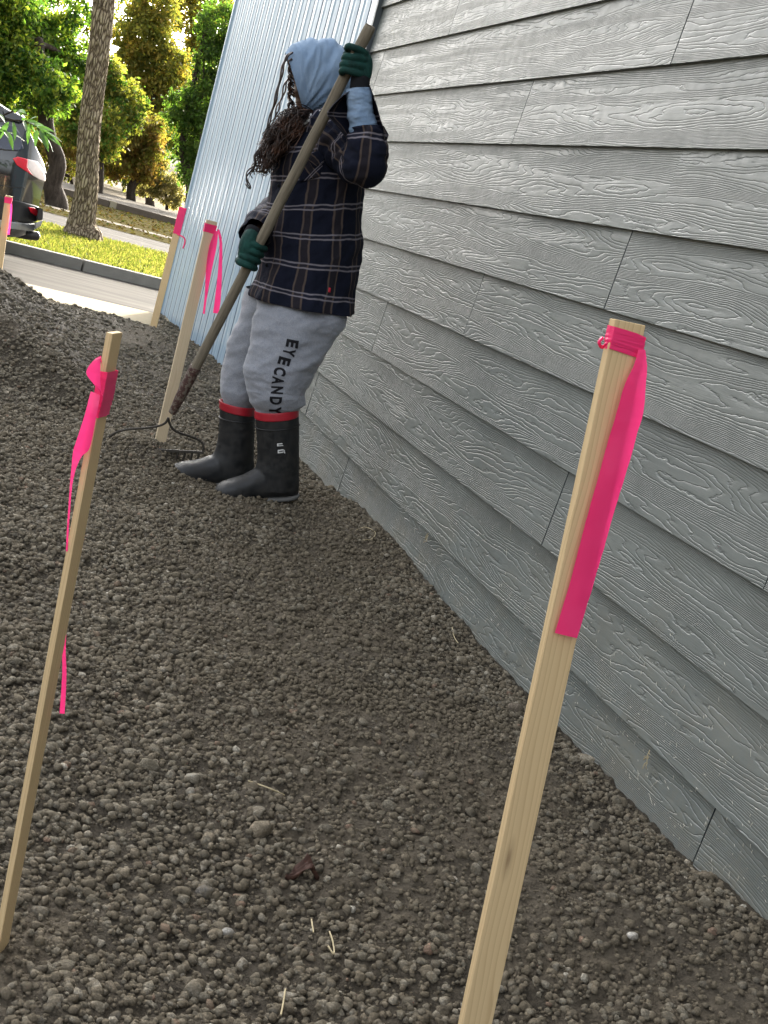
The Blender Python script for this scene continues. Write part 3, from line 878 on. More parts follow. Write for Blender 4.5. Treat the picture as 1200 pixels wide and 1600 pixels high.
# ---- body (one continuous surface, mostly clothed)
parts_ = []
hr = []
for L_, R_, b_ in (((474, 188), (512, 190), .05), ((467, 179), (521, 178), .055), ((460, 172), (527, 166), .06), ((461, 166), (531, 158), .064), ((457, 160), (533, 151), .067), ((459, 154), (535, 145), .07), ((454, 147), (536, 138), .072),
                   ((453, 143), (537, 131), .074), ((456, 132), (538, 122), .076), ((452, 120), (538, 112), .079), ((451, 107), (536, 102), .08), ((458, 92), (530, 88), .076), ((474, 80), (518, 78), .055), ((492, 76), (506, 76), .02)):
    hr.append(rg((L_[0] + 4, L_[1]), R_, 5.36, b_))
V, F, U, cf = loft(hr, 60, 32, cap0=True, cap1=True); parts_.append((V, [F] + cf, U))
def limb(pts, rad, n=24):
    V, F, U = tube([at(*p[:2], Y=p[2]) for p in pts], rad, 14, n); parts_.append((V, F, U))
limb([(495, 170, 5.36), (500, 200, 5.36), (500, 250, 5.36), (488, 350, 5.36), (470, 450, 5.36)], [.055, .07, .13, .13, .13])
limb([(470, 450, 5.3), (450, 540, 5.24), (430, 640, 5.21), (430, 740, 5.2), (380, 770, 5.2)], [.1, .085, .055, .045, .035])
limb([(450, 450, 5.42), (395, 540, 5.45), (372, 630, 5.44), (362, 725, 5.43), (310, 745, 5.43)], [.1, .08, .055, .045, .035])
limb([(505, 205, 5.25), (548, 230, 5.08), (576, 254, 4.93), (570, 200, 4.91), (562, 145, 4.92), (562, 112, 4.92)], [.055, .05, .045, .036, .024, .018])
limb([(465, 225, 5.5), (452, 325, 5.68), (415, 350, 5.4), (396, 376, 5.18)], [.055, .05, .034, .02])
V, F, U = merge(parts_)
body = part('body', person, V, F, [M_SKIN])
rm = body.modifiers.new('skin', 'REMESH'); rm.mode = 'VOXEL'; rm.voxel_size = .007; rm.use_smooth_shade = True
sm = body.modifiers.new('sm', 'SMOOTH'); sm.iterations = 3; sm.factor = .5

# ---- sweatpants
near = [rg((410, 440), (540, 455), 5.345, .16), rg((406, 470), (538, 482), 5.32, .155), rg((402, 492), (536, 502), 5.28, .15), rg((397, 520), (518, 530), 5.25, .128), rg((390, 553), (500, 564), 5.22, .115), rg((387, 580), (486, 590), 5.21, .105),
        rg((389, 602), (476, 608), 5.205, .098), rg((393, 617), (474, 619), 5.2, .096), rg((396, 630), (471, 631), 5.2, .09), rg((403, 643), (461, 640), 5.2, .072), rg((410, 660), (454, 660), 5.2, .055)]
far = [rg((388, 450), (480, 458), 5.44, .16), rg((377, 490), (455, 500), 5.46, .14), rg((362, 525), (436, 540), 5.46, .115), rg((352, 562), (418, 575), 5.455, .105), rg((349, 590), (406, 600), 5.45, .098), rg((347, 612), (400, 620), 5.445, .098), rg((352, 630), (392, 636), 5.44, .072), rg((357, 655), (386, 660), 5.44, .055)]
d1 = unit(at(400, 600, Y=5.2) - at(480, 560, Y=5.2)); d2 = unit(at(395, 620, Y=5.2) - at(470, 640, Y=5.2))
V1, F1, U1, c1 = loft(near, 150, 96, wr=lambda V, L, t_: folds(.016, 9, [(d1, 1.0), (d2, .6)], 4)(V, L, t_) + folds(.005, 26, [(d1, 1.0), (d2, 1.0)], 7)(V, L, t_))
V2, F2, U2, c2 = loft(far, 110, 80, wr=lambda V, L, t_: folds(.015, 9, [(d1, 1.0)], 9)(V, L, t_) + folds(.005, 26, [(d1, 1.0)], 7)(V, L, t_))
V, F, U = merge([(V1, [F1], U1), (V2, [F2], U2)])
pants = part('sweatpants', person, V, F, [M_FLEECE], uv=U)
bvh_leg = BVHTree.FromPolygons([Vector(v) for v in V1], [tuple(int(i) for i in f) for f in F1])
CAMP = Vector((0, 0, CAMZ))
def hit(bvh, px, py, off=.001):
    d = Vector(at(px, py, Y=1.0)) - CAMP; d.normalize()
    loc, nr, i, dist = bvh.ray_cast(CAMP, d)
    if loc is None: return None
    if nr.dot(d) > 0: nr = -nr
    return np.array(loc + nr * off)
def glyph(ch):
    cu = bpy.data.curves.new('g', 'FONT'); cu.body = ch; cu.size = 1.0; cu.offset = .045; cu.resolution_u = 3
    ob = bpy.data.objects.new('g', cu); COL.objects.link(ob)
    dg = bpy.context.evaluated_depsgraph_get()
    me = bpy.data.meshes.new_from_object(ob.evaluated_get(dg))
    bpy.data.objects.remove(ob); bpy.data.curves.remove(cu)
    bm = bmesh.new(); bm.from_mesh(me); bpy.data.meshes.remove(me)
    bmesh.ops.triangulate(bm, faces=bm.faces)
    for _ in range(2): bmesh.ops.subdivide_edges(bm, edges=[e for e in bm.edges if e.calc_length() > .12], cuts=1)
    bmesh.ops.triangulate(bm, faces=bm.faces)
    bm.verts.ensure_lookup_table()
    P = np.array([v.co[:2] for v in bm.verts]); F = [tuple(v.index for v in f.verts) for f in bm.faces]; bm.free()
    mn, mx = P.min(0), P.max(0)
    return (P - (mn + mx) / 2) / (mx[1] - mn[1]), F
for ch, cx, cy, ang in (('E', 456.5, 537, 100), ('Y', 451.5, 550.5, 104), ('E', 444, 564.5, 106), ('C', 437.5, 580.5, 104), ('A', 434.5, 594.5, 98), ('N', 433, 609.5, 94), ('D', 431, 626, 93), ('Y', 430, 641, 92)):
    P, F = glyph(ch)
    ang = math.radians(ang); dx = np.array([math.cos(ang), math.sin(ang)]); up = np.array([math.sin(ang), -math.cos(ang)])
    hgt = 19.0; wd_ = 13.0
    wsc = wd_ / (P[:, 0].max() - P[:, 0].min()) if ch != 'C' else wd_ * 1.05 / (P[:, 0].max() - P[:, 0].min())
    W = []
    for (x, y) in P:
        q = np.array([cx, cy]) + dx * x * wsc * .93 + up * y * hgt
        h_ = hit(bvh_leg, q[0], q[1], .0022)
        W.append(h_ if h_ is not None else at(q[0], q[1], Y=5.1))
    part('letter', pants, np.array(W), F, [M_INK], smooth=False)

# ---- boots
def boot(name_rings, foot, Y, rimL, rimR, label):
    ps = []
    V, F, U, cf = loft([rg(a_, b_, Y, w_) for a_, b_, w_ in name_rings], 60, 40, cap0=True, cap1=True); ps.append((V, [F] + cf, U))
    fr = []
    for tp, bt, w_ in foot:
        a_, b_ = at(*tp, Y=Y), at(*bt, Y=Y); fr.append(((a_ + b_) / 2, (a_ - b_) / 2, np.array([0, w_, 0])))
    V, F, U, cf = loft(fr, 60, 36, ex=2.5, cap0=True, cap1=True); ps.append((V, [F] + cf, U))
    V, F, U = merge(ps)
    o = part('boot', person, V, F, [M_RUB])
    o['label'] = label
    r_ = o.modifiers.new('u', 'REMESH'); r_.mode = 'VOXEL'; r_.voxel_size = .0055; r_.use_smooth_shade = True
    s_ = o.modifiers.new('s', 'SMOOTH'); s_.iterations = 3; s_.factor = .5
    rr = name_rings[0]
    up_ = (rr[0][0], rr[0][1]), (rr[1][0], rr[1][1])
    rings = []
    for dy, gr in ((-3, -1), (-4, 1.0), (4, 1.2), (8, 1.0), (8, -1), (1, -4), (-3, -1)):
        rings.append(rg((up_[0][0] - gr, up_[0][1] + dy), (up_[1][0] + gr, up_[1][1] + dy), Y, rr[2] + gr * .0026))
    V, F, U, cf = loft(rings, 25, 48); V, F, U = merge([(V, [F], U)]); part('red_rim', o, V, F, [M_RED])
    # a raised seam round the shaft below the rim
    q = name_rings[1]
    tt = np.linspace(0, 2 * np.pi, 49); c_, a_, b_ = rg(q[0], q[1], Y, q[2] + .001)
    V, F, U = merge([tube([c_ + a_ * math.cos(x) * 1.01 + b_ * math.sin(x) for x in tt], .003, 6, caps=False)]); part('seam', o, V, F, [M_RUB])
    so = []
    for tp, bt, w_ in foot:
        b_ = at(*bt, Y=Y); so.append((b_ + np.array([0, 0, .006]), np.array([0, 0, .0115]), np.array([0, w_ * 1.05, 0])))
    so[-1] = (so[-1][0] + unit(so[-1][0] - so[-2][0]) * .006, so[-1][1], so[-1][2])
    V, F, U, cf = loft(so, 50, 28, ex=3.5, cap0=True, cap1=True); V, F, U = merge([(V, [F] + cf, U)]); part('sole', o, V, F, [M_SOLE])
    return o
bn = boot([((399, 646), (465, 640), .088), ((400, 668), (467, 662), .086), ((402, 695), (467, 697), .08), ((402, 718), (467, 728), .074), ((398, 738), (466, 752), .07), ((400, 764), (464, 768), .066)],
          [((466, 735), (464, 775), .035), ((455, 728), (452, 777), .056), ((425, 722), (425, 779), .058), ((402, 731), (400, 781), .056), ((382, 742), (380, 782), .06), ((362, 749), (361, 783), .065), ((348, 754), (347, 783), .06), ((340, 760), (339, 783), .044), ((335, 768), (335, 782), .022)],
          5.2, None, None, 'nearer black rubber boot with red rim')
bf = boot([((344, 630), (397, 639), .088), ((343, 652), (398, 655), .086), ((341, 682), (397, 687), .08), ((336, 704), (396, 712), .074), ((326, 722), (394, 732), .07), ((328, 744), (392, 747), .066)],
          [((396, 714), (394, 750), .035), ((385, 710), (383, 752), .056), ((355, 706), (352, 755), .058), ((330, 712), (328, 757), .056), ((308, 719), (307, 758), .06), ((288, 722), (287, 758), .065), ((273, 726), (271, 757), .06), ((264, 732), (263, 755), .044), ((259, 739), (259, 752), .022)],
          5.43, None, None, 'farther black rubber boot with red rim')
def bootlabel(x0, y0, x1, y1):
    P = []; n = 5
    for j in range(n):
        for i in range(n):
            p = at(x0 + (x1 - x0) * i / (n - 1), y0 + (y1 - y0) * j / (n - 1) - (1.2 * i / (n - 1)), Y=5.2)
            c_, a_, b_ = rg((402, 695), (467, 697), 5.2, .08)
            fx = np.clip(((p - c_) @ a_) / (a_ @ a_), -1, 1)
            p = p + np.array([0, -(.081 + .0025) * math.sqrt(1 - fx * fx), 0])
            d = at((x0 + (x1 - x0) * i / (n - 1)), (y0 + (y1 - y0) * j / (n - 1) - (1.2 * i / (n - 1))), Y=p[1])
            P.append(d)
    return np.array(P), grid_faces(n, n, False)
for r_ in ((433, 693, 448, 697.5), (434, 703, 443, 708.5), (444, 703, 448.5, 708.5)):
    P, F = bootlabel(*r_); part('boot_label', bn, P, F, [M_LAB], smooth=False)
for r_ in ((435, 694.6, 446.5, 696), (435.5, 705, 442, 706.6), (445.2, 704.4, 447.2, 707)):
    P, F = bootlabel(*r_); P[:, 1] -= .0008; part('boot_label_mark', bn, P, F, [M_INK], smooth=False)

# ---- flannel shirt
tor = [rg((394, 464), (550, 490), 5.345, .215), rg((394, 458), (551, 483), 5.345, .214), rg((399, 440), (554, 465), 5.345, .204), rg((407, 415), (558, 430), 5.345, .2), rg((412, 380), (560, 390), 5.345, .195), rg((417, 345), (561, 347), 5.345, .192),
       rg((422, 310), (565, 303), 5.345, .195), rg((426, 275), (570, 265), 5.345, .20), rg((432, 244), (572, 230), 5.345, .212), rg((444, 218), (568, 203), 5.345, .205), rg((463, 200), (556, 185), 5.345, .155), rg((478, 190), (543, 177), 5.35, .10), rg((483, 184), (538, 170), 5.355, .088)]
dn = unit(at(470, 200, Y=5.3) - at(455, 460, Y=5.3)); dg1 = unit(at(560, 260, Y=5.3) - at(450, 420, Y=5.3))
def wrt(V, L, t_):
    base = folds(.017, 8, [(dn, 1.0), (dg1, .9)], 2)(V, L, t_)
    flare = (1 - sstep(0, .10, L))[:, None] * .010 * np.sin(t_ * 7 + .6)[None]
    fine_ = folds(.006, 24, [(dn, .6), (dg1, 1.0)], 12)(V, L, t_)
    return base + flare + fine_ - .004
V, F, U, cf = loft(tor, 220, 150, wr=wrt, uvoff=(.03, 0))
P1 = (V, [F], U)
bvh_tor = BVHTree.FromPolygons([Vector(v) for v in V], [tuple(int(i) for i in f) for f in F])
hem_in = V[:150] * 1.0
def sleeve(pts, rad, nv, nu, amp, seed, uvo, k=12):
    P = catmull(np.array([at(*p[:2], Y=p[2]) for p in pts]), nv); R_ = catmull(np.array(rad)[:, None], nv)[:, 0]
    T, N, B = frames(P)
    rings = [(P[i], N[i] * R_[i], B[i] * R_[i]) for i in range(nv)]
    def wf(V, L, t_):
        q = np.stack([V[..., 0] * k * .6, V[..., 1] * k * .4, V[..., 2] * k], -1)
        n = fbm(q + seed, 3); rings_ = np.sin(L[:, None] * 95 + 3 * np.sin(t_ * 2 + seed)[None]) * .35
        return amp * ((1 - np.abs(2 * n - 1) * 1.6) - .42 + rings_ * n) + amp * .35 * (1 - np.abs(2 * fbm(q * 2.7 + 5, 2) - 1) * 1.6 - .4)
    return loft(rings, nv, nu, wr=wf, uvoff=uvo)
V, F, U, cf = sleeve([(508, 207, 5.26), (532, 218, 5.17), (552, 236, 5.06), (565, 254, 4.97), (570, 253, 4.915), (573, 234, 4.90), (574, 212, 4.905), (573, 200, 4.91)], [.098, .099, .092, .082, .077, .071, .064, .057], 110, 72, .019, 5, (.02, .3))
P2 = (V, [F], U)
V, F, U, cf = sleeve([(470, 222, 5.47), (462, 270, 5.6), (450, 322, 5.68), (428, 340, 5.5), (410, 354, 5.32), (398, 366, 5.22)], [.098, .092, .085, .075, .068, .058], 110, 64, .012, 15, (.05, .1))
P3 = (V, [F], U)
# open cuff hanging round the forearm of the raised arm (half pipe, open to the viewer)
rows = [((546, 222), (600, 226), 4.905, .075), ((530, 200), (599, 205), 4.905, .08), ((512, 180), (595, 188), 4.91, .085), ((520, 165), (589, 168), 4.915, .08), ((533, 152), (583, 150), 4.92, .07), ((546, 142), (578, 133), 4.92, .055)]
G = []
for L_, R_, y_, dp in rows:
    l = at(*L_, Y=y_ - .02); r = at(*R_, Y=y_ - .02); m = (l + r) / 2; a_ = (r - l) / 2
    G.append([m + a_ * math.cos(x) + np.array([0, dp * math.sin(x), 0]) for x in np.linspace(math.pi * 1.02, -.5, 15)])
G = catmull(np.array(G), 30); nr_, nc_ = G.shape[:2]
G = G + (fbm(G * 22, 3) - .5)[..., None] * np.array([.012, .012, .004])
UVc = np.stack(np.meshgrid(np.linspace(0, .3, nc_), np.linspace(.31, .55, nr_)), -1).reshape(-1, 2)
P4 = (G.reshape(-1, 3), [grid_faces(nr_, nc_, False)], UVc)
V, F, U = merge([P1, P2, P3, P4])
shirt = part('flannel_shirt', person, V, F, [M_PLAID], uv=U)
# collar
cl_ = []
for s_ in np.linspace(0, 1, 16):
    p0_ = catmull(np.array([[484, 186, 5.26], [495, 193, 5.235], [515, 190, 5.24], [535, 178, 5.28], [541, 170, 5.34]], float), 16)[int(s_ * 15)]
    lo_ = at(p0_[0] - 3 + 8 * s_, p0_[1] + 17 - 9 * s_, Y=p0_[2] - .035); hi_ = at(p0_[0], p0_[1] - 6, Y=p0_[2])
    cl_.append((hi_, lo_))
R_ = np.array(cl_); s5 = np.linspace(0, 1, 6)
V = (R_[:, 0][:, None] * (1 - s5)[None, :, None] + R_[:, 1][:, None] * s5[None, :, None]).reshape(-1, 3)
Uc = np.stack(np.meshgrid(np.linspace(0, .07, 6), np.linspace(0, .2, 16)), -1).reshape(-1, 2)
o = part('collar', shirt, V, grid_faces(16, 6, False), [M_PLAID], uv=Uc); sl = o.modifiers.new('t', 'SOLIDIFY'); sl.thickness = .003
# chest pocket, front placket and side tag laid on the cloth
def patch(name, quad, mat, off, n=10, uvs=.1, rot=.0, thick=.002):
    q = np.array(quad, float); P = []; U = []
    for j in range(n):
        for i in range(n):
            a_, b_ = i / (n - 1), j / (n - 1)
            p = (q[0] * (1 - a_) + q[1] * a_) * (1 - b_) + (q[3] * (1 - a_) + q[2] * a_) * b_
            h_ = hit(bvh_tor, p[0], p[1], off)
            P.append(h_ if h_ is not None else at(p[0], p[1], Y=5.3)); U.append((a_ * uvs * math.cos(rot) - b_ * uvs * math.sin(rot) + .06, a_ * uvs * math.sin(rot) + b_ * uvs * math.cos(rot) + .05))
    o = part(name, shirt, np.array(P), grid_faces(n, n, False), [mat], uv=np.array(U))
    s_ = o.modifiers.new('t', 'SOLIDIFY'); s_.thickness = thick
    return o
patch('pocket', [(474, 246), (508, 240), (500, 276), (468, 285)], M_PLAID, .004, uvs=.13, rot=.7)
patch('pocket_flap', [(476, 240), (512, 234), (505, 254), (490, 262)], M_PLAID, .0065, uvs=.1, rot=.5)
patch('side_tag', [(513, 449), (516, 450), (515, 457), (512, 456)], M_TAG, .003, n=4)
for (bx, by) in ((436, 290), (430, 330), (424, 372), (417, 414)):
    h_ = hit(bvh_tor, bx, by, .002)
    if h_ is not None:
        V, F, U = merge([tube([h_, h_ + np.array([-.001, -.004, 0])], [.0065, .0055], 10)]); part('button', shirt, V, F, [M_GCUFF])

# ---- hooded sweatshirt: hood and the bare lower sleeve
hd = []
for tp, bt, b_ in (((553, 118), (552, 130), .02), ((550, 92), (549, 164), .09), ((535, 72), (535, 185), .124), ((513, 62), (516, 193), .133), ((490, 59.5), (502, 195), .133), ((469, 65), (493, 192), .126), ((454, 75), (483, 188), .118), ((447, 81), (477, 184), .112), ((446, 84), (475, 182), .107), ((451, 89), (479, 178), .100), ((461, 94), (488, 173), .092)):
    a_, c_ = at(*tp, Y=5.36), at(*bt, Y=5.36)
    hd.append(((a_ + c_) / 2, (a_ - c_) / 2, np.array([0.02, b_, 0])))
ctr = at(470, 185, Y=5.2)
def wrh(V, L, t_):
    d = V - ctr; ang = np.arctan2(d[..., 2], d[..., 0]); rr_ = np.linalg.norm(d, axis=-1)
    n = fbm(np.stack([ang * 5.2, rr_ * 5, V[..., 1] * 3], -1), 3)
    f = ((1 - np.abs(2 * n - 1) * 1.7) - .35) * .02
    k = sstep(0, .10, L[-1] - L)[:, None]
    hem = np.exp(-((L[-1] - L - .075) / .006) ** 2)[:, None] * .0035
    return f * k * sstep(.02, .1, L)[:, None] - hem
V, F, U, cf = loft(hd, 120, 110, cap0=True, wr=wrh, ex=2.15)
H1 = (V, [F] + cf, U)
V, F, U, cf = sleeve([(574, 226, 4.905), (569, 205, 4.905), (564, 180, 4.91), (562, 158, 4.915), (561, 139, 4.92)], [.047, .05, .048, .046, .041], 70, 48, .0085, 31, (0, 0), 26)
H2 = (V, [F], U)
V, F, U = merge([H1])
hood = part('hooded_sweatshirt', person, V, F, [M_CHAM], uv=U)
V, F, U = merge([H2]); part('sleeve', hood, V, F, [M_CHAM], uv=U)
V, F, U = merge([tube([at(*p, Y=5.215) for p in ((486, 178), (484, 186), (477, 192), (470, 198), (468, 206), (470, 213))], [.004, .006, .0065, .0065, .006, .004], 8, 30)])
part('drawstring', hood, V, F, [M_CORD])
V, F, U = merge([tube([at(*p, Y=5.20) for p in ((500, 172), (494, 184), (490, 196))], .0022, 6, 12)]); part('drawstring', hood, V, F, [M_CORD])

# ---- gloves
def hand(fingers, palm, prad, cuff, crad, label):
    ps = []
    for pts, r_ in fingers:
        V, F, U = tube([at(p[0], p[1], Y=p[2]) for p in pts], np.linspace(r_ * 1.05, r_ * .86, len(pts)), 10, 18); ps.append((V, F, U))
    V, F, U = tube([at(p[0], p[1], Y=p[2]) for p in palm], prad, 14, 18); ps.append((V, F, U))
    V, F, U = merge(ps)
    o = part('glove', person, V, F, [M_GLOVE]); o['label'] = label
    r_ = o.modifiers.new('u', 'REMESH'); r_.mode = 'VOXEL'; r_.voxel_size = .0026; r_.use_smooth_shade = True
    s_ = o.modifiers.new('s', 'SMOOTH'); s_.iterations = 3; s_.factor = .5
    V, F, U = merge([tube([at(p[0], p[1], Y=p[2]) for p in cuff], crad, 18, 14)]); part('knit_cuff', o, V, F, [M_GCUFF])
    return o
yh = 4.945
fs = []
for k, (x0, y0, x1, y1) in enumerate(((572, 84, 541, 72), (574, 97, 537, 88), (574, 109, 534, 99), (572, 121, 533, 109))):
    fs.append(([(x0, y0, yh - .015), (x0 - 8, y0 - 5, yh - .038), ((x0 + x1) / 2 - 2, (y0 + y1) / 2 - 3, yh - .047), (x1 + 4, y1, yh - .036), (x1 + 1, y1 + 4, yh - .010), (x1 + 6, y1 + 6, yh + .014)], .0142 if k else .0135))
fs.append(([(568, 112, yh + .02), (556, 98, yh + .042), (545, 88, yh + .035), (540, 84, yh + .012)], .0145))
hand(fs, [(562, 140, 4.925), (563, 128, 4.93), (566, 112, 4.935), (568, 95, 4.94), (567, 84, 4.94)], [.030, .032, .037, .034, .022], [(561.5, 143, 4.92), (562, 134, 4.924), (563.5, 122, 4.93)], [.037, .036, .0365], 'green glove gripping the top of the handle')
hx = unit(ht_ - hb)
fs = []
yh = 5.205
for k in range(4):
    sx, sy = 402 - k * 5.2, 375 + k * 10.2
    fs.append(([(sx - 17 + k, sy + 1, yh - .008), (sx - 12, sy + 4, yh - .035), (sx - 2, sy + 8, yh - .047), (sx + 8, sy + 12, yh - .036), (sx + 12, sy + 14, yh - .006), (sx + 5, sy + 13, yh + .024)], .0142))
fs.append(([(388, 380, yh + .01), (397, 372, yh + .038), (408, 368, yh + .03), (413, 372, yh + .008)], .0140))
hand(fs, [(396, 364, 5.205), (391, 373, 5.19), (387, 386, 5.185), (384, 399, 5.19), (383, 407, 5.2)], [.030, .035, .036, .031, .02], [(398, 361, 5.215), (395.5, 365, 5.208), (393.5, 369, 5.2)], [.036, .036, .034], 'green glove gripping the middle of the handle')

# ---- hair
hs = []
hr_ = np.random.default_rng(5)
def lock(pts, r0, r1, wav=0.0, freq=6, n=46, y0=5.24):
    P = catmull(np.array([at(p[0], p[1], Y=p[2] if len(p) > 2 else y0) for p in pts]), n)
    s = np.linspace(0, 1, n); ph_ = hr_.uniform(0, 6.28)
    env = sstep(0, .25, s)
    P[:, 0] += wav * env * np.cos(s * freq * 6.28 + ph_); P[:, 1] += wav * env * np.sin(s * freq * 6.28 + ph_); P[:, 2] += .4 * wav * env * np.sin(s * freq * 6.28 + ph_ * 2)
    hs.append(tube(P, r0 + (r1 - r0) * s, 5))
for k in range(760):
    rx, ry = hr_.uniform(468, 492), hr_.uniform(172, 196)
    ex, ey = hr_.uniform(408, 446), 0
    ey = 206 + (440 - ex) * 1.0 + hr_.uniform(-14, 40)
    mx_, my_ = (rx * .45 + ex * .55) + hr_.uniform(-6, 6), (ry * .55 + ey * .45) - 10 + hr_.uniform(-8, 10)
    lock([(rx, ry, 5.28), (mx_ + 8, my_ - 4, 5.23 + hr_.uniform(-.06, .06)), (ex + 8, ey - 16, 5.24 + hr_.uniform(-.07, .07)), (ex, ey, 5.25 + hr_.uniform(-.07, .07))], .0021, .0009, hr_.uniform(.006, .02), hr_.uniform(.8, 2.4), 32)
for k in range(16):       # loose ends trailing down
    ex = hr_.uniform(402, 446)
    lock([(ex + 4, 228 + hr_.uniform(-8, 8), 5.24), (ex - 6, 245, 5.23), (ex - 12 + hr_.uniform(-6, 8), 262 + hr_.uniform(-6, 8), 5.23), (ex - 14, 270, 5.23)], .0038, .0012, .009, 1.6)
for dx in (0, 2.2):
    lock([(455 + dx, 82, 5.28), (446 + dx, 90, 5.25), (440 + dx, 110, 5.23), (432 + dx, 145, 5.22), (424 + dx, 175, 5.22), (415 + dx, 205, 5.22), (411 + dx, 225, 5.22)], .0042, .0036, .0022, 5, 120)
    lock([(452 + dx, 122, 5.27), (446 + dx, 128, 5.25), (441 + dx, 148, 5.24), (434 + dx, 165, 5.23), (428 + dx, 185, 5.22), (418 + dx, 208, 5.22)], .0038, .003, .003, 3, 90)
    lock([(412 + dx, 225, 5.22), (399 + dx, 242, 5.21), (398, 256, 5.21), (388 + dx, 268, 5.21), (386, 282, 5.21), (392 - dx, 294, 5.21), (387, 292, 5.21), (383, 287, 5.21)], .0042, .0016, .004, 3, 80)
    lock([(404 + dx, 238, 5.23), (406, 254, 5.23), (398 + dx, 262, 5.23), (392, 270, 5.23), (394, 278, 5.23)], .0034, .0014, .003, 2, 50)
for k in range(26):       # hair round the face inside the hood
    y0_ = hr_.uniform(90, 168)
    lock([(456, y0_ - 6, 5.28 + hr_.uniform(-.03, .06)), (451, y0_, 5.27 + hr_.uniform(-.03, .06)), (454, y0_ + 10, 5.27), (460, y0_ + 16, 5.28)], .004, .0025, .003, 1.5, 20)
V, F, U = merge(hs)
part('hair', person, V, F, [M_HAIR])

# ================================================================== PARKED CAR
t = NT('dark_car_paint', .16, .5); t.b.inputs['Coat Weight'].default_value = .9; t.b.inputs['Coat Roughness'].default_value = .04
t.b.inputs['Metallic'].default_value = .0; n = t.noise(t.coord(), 6, 3); t.color(t.mix(n, (.008, .009, .009), (.016, .016, .015))); M_PAINT = t.m
M_CLAD = plain('black_plastic_cladding', (.012, .012, .013), .45, .5)
M_SILV = plain('silver_plastic', (.30, .31, .31), .3, .5, .6)
M_GLASS = plain('tinted_glass', (.010, .016, .035), .06, .8)
M_TAILR = plain('red_lamp_lens', (.62, .01, .025), .12, .7)
M_TAILC = plain('clear_lamp_lens', (.72, .62, .58), .12, .7)
M_TYRE = plain('tyre_rubber', (.016, .016, .017), .85, .3)
CY = 13.72
def cl(px, py):
    p = at(px, py, Y=CY); return np.array([-(p[0] - CX0), p[2]])
CX0 = at(74, 272, Y=CY)[0]
rd = -.128
up_ = [cl(*p) for p in ((74, 272), (70, 257), (61, 240), (50, 214), (41, 194), (36, 184), (28, 181), (0, 163))]
dn_ = [cl(*p) for p in ((74, 272), (72, 285), (68.5, 300), (68.5, 325), (69, 343), (64, 358), (56, 366), (30, 372), (0, 370))]
ul = [q[0] for q in up_] + [1.3, 2.2, 2.75, 3.2, 3.9, 4.35, 4.52]
uz = [q[1] for q in up_] + [rd + 1.70, rd + 1.68, rd + 1.50, rd + 1.13, rd + 1.04, rd + .92, rd + .7]
dl = [q[0] for q in dn_] + [.7, 4.2, 4.45, 4.52]
dz = [q[1] for q in dn_] + [rd + .24, rd + .24, rd + .4, rd + .7]
ul, uz = np.maximum.accumulate(np.array(ul)), np.array(uz); dl, dz = np.maximum.accumulate(np.array(dl)), np.array(dz)
car = thing('parked_car', 'dark suv with red tail lamp parked on the road at the left edge', 'car', (CX0 - 2.2, CY + .9, rd))
lv = np.concatenate([[0.0, .004, .012, .025, .045, .07], np.linspace(.1, 1.2, 23), np.linspace(1.3, 4.3, 24), [4.42, 4.5, 4.52]])
HW = .93; rows = 18
def hw_(l, z):
    return HW - .34 * (np.maximum(0, .34 - l) / .34) ** 2.2 - .30 * sstep(rd + .98, rd + 1.75, z) ** 1.2 - .05 * sstep(rd + .5, rd + .2, z) - .25 * (np.maximum(0, l - 4.0) / .52) ** 2 + .012 * np.sin((z - rd) * 9)
Vc = []
CAXC = CY + HW
for l in lv:
    z0 = np.interp(l, dl, dz); z1 = np.interp(l, ul, uz)
    if z1 - z0 < .02: z1 = z0 + .02
    zz = z0 + (z1 - z0) * np.sin(np.linspace(0, 1, rows) * np.pi / 2) ** 1.15
    near_ = [(-hw_(l, z) * (1 if k < rows - 1 else .8), z) for k, z in enumerate(zz)]
    far_ = [(-a_, z) for a_, z in near_[::-1]]
    sec = [(0, z0)] + near_ + [(0, z1 + .02)] + far_
    for w_, z in sec: Vc.append((CX0 - l * .98 + w_ * 0, CAXC + w_ - .2 * l * 0, z))
Vc = np.array(Vc); nsec = len(Vc) // len(lv)
Fc = grid_faces(len(lv), nsec)
V, F, U = merge([(Vc, [Fc], None)])
F += [tuple(range(nsec)), tuple(range((len(lv) - 1) * nsec, len(lv) * nsec))[::-1]]
cb = part('body', car, V, F, [M_PAINT])
bvh_car = BVHTree.FromPolygons([Vector(v) for v in V], F)
def decal(name, parent, bvh, poly, mat, off=.004, cell=3.0, thick=.004):
    bm = bmesh.new(); vs = [bm.verts.new((x, y, 0)) for x, y in poly]; bm.faces.new(vs)
    bmesh.ops.triangulate(bm, faces=bm.faces)
    for _ in range(4): bmesh.ops.subdivide_edges(bm, edges=[e for e in bm.edges if e.calc_length() > cell], cuts=1); bmesh.ops.triangulate(bm, faces=bm.faces)
    bm.verts.ensure_lookup_table(); P = []; bad = None
    for v in bm.verts:
        h_ = hit(bvh, v.co.x, v.co.y, off); P.append(h_)
    good = [p for p in P if p is not None]; ym = np.mean([p[1] for p in good]) if good else CY
    P = [p if p is not None else at(v.co.x, v.co.y, Y=ym) for p, v in zip(P, bm.verts)]
    F = [tuple(v.index for v in f.verts) for f in bm.faces]; bm.free()
    o = part(name, parent, np.array(P), F, [mat]); s_ = o.modifiers.new('t', 'SOLIDIFY'); s_.thickness = thick; return o
decal('quarter_window', car, bvh_car, [(-45, 190), (2, 196), (22, 196), (30, 208), (36, 232), (30, 236), (8, 235), (-45, 226)], M_GLASS, .004)
decal('tail_lamp', car, bvh_car, [(20, 248), (27, 245), (43, 249), (42, 262), (50, 274), (36, 265), (26, 258)], M_TAILR, .008)
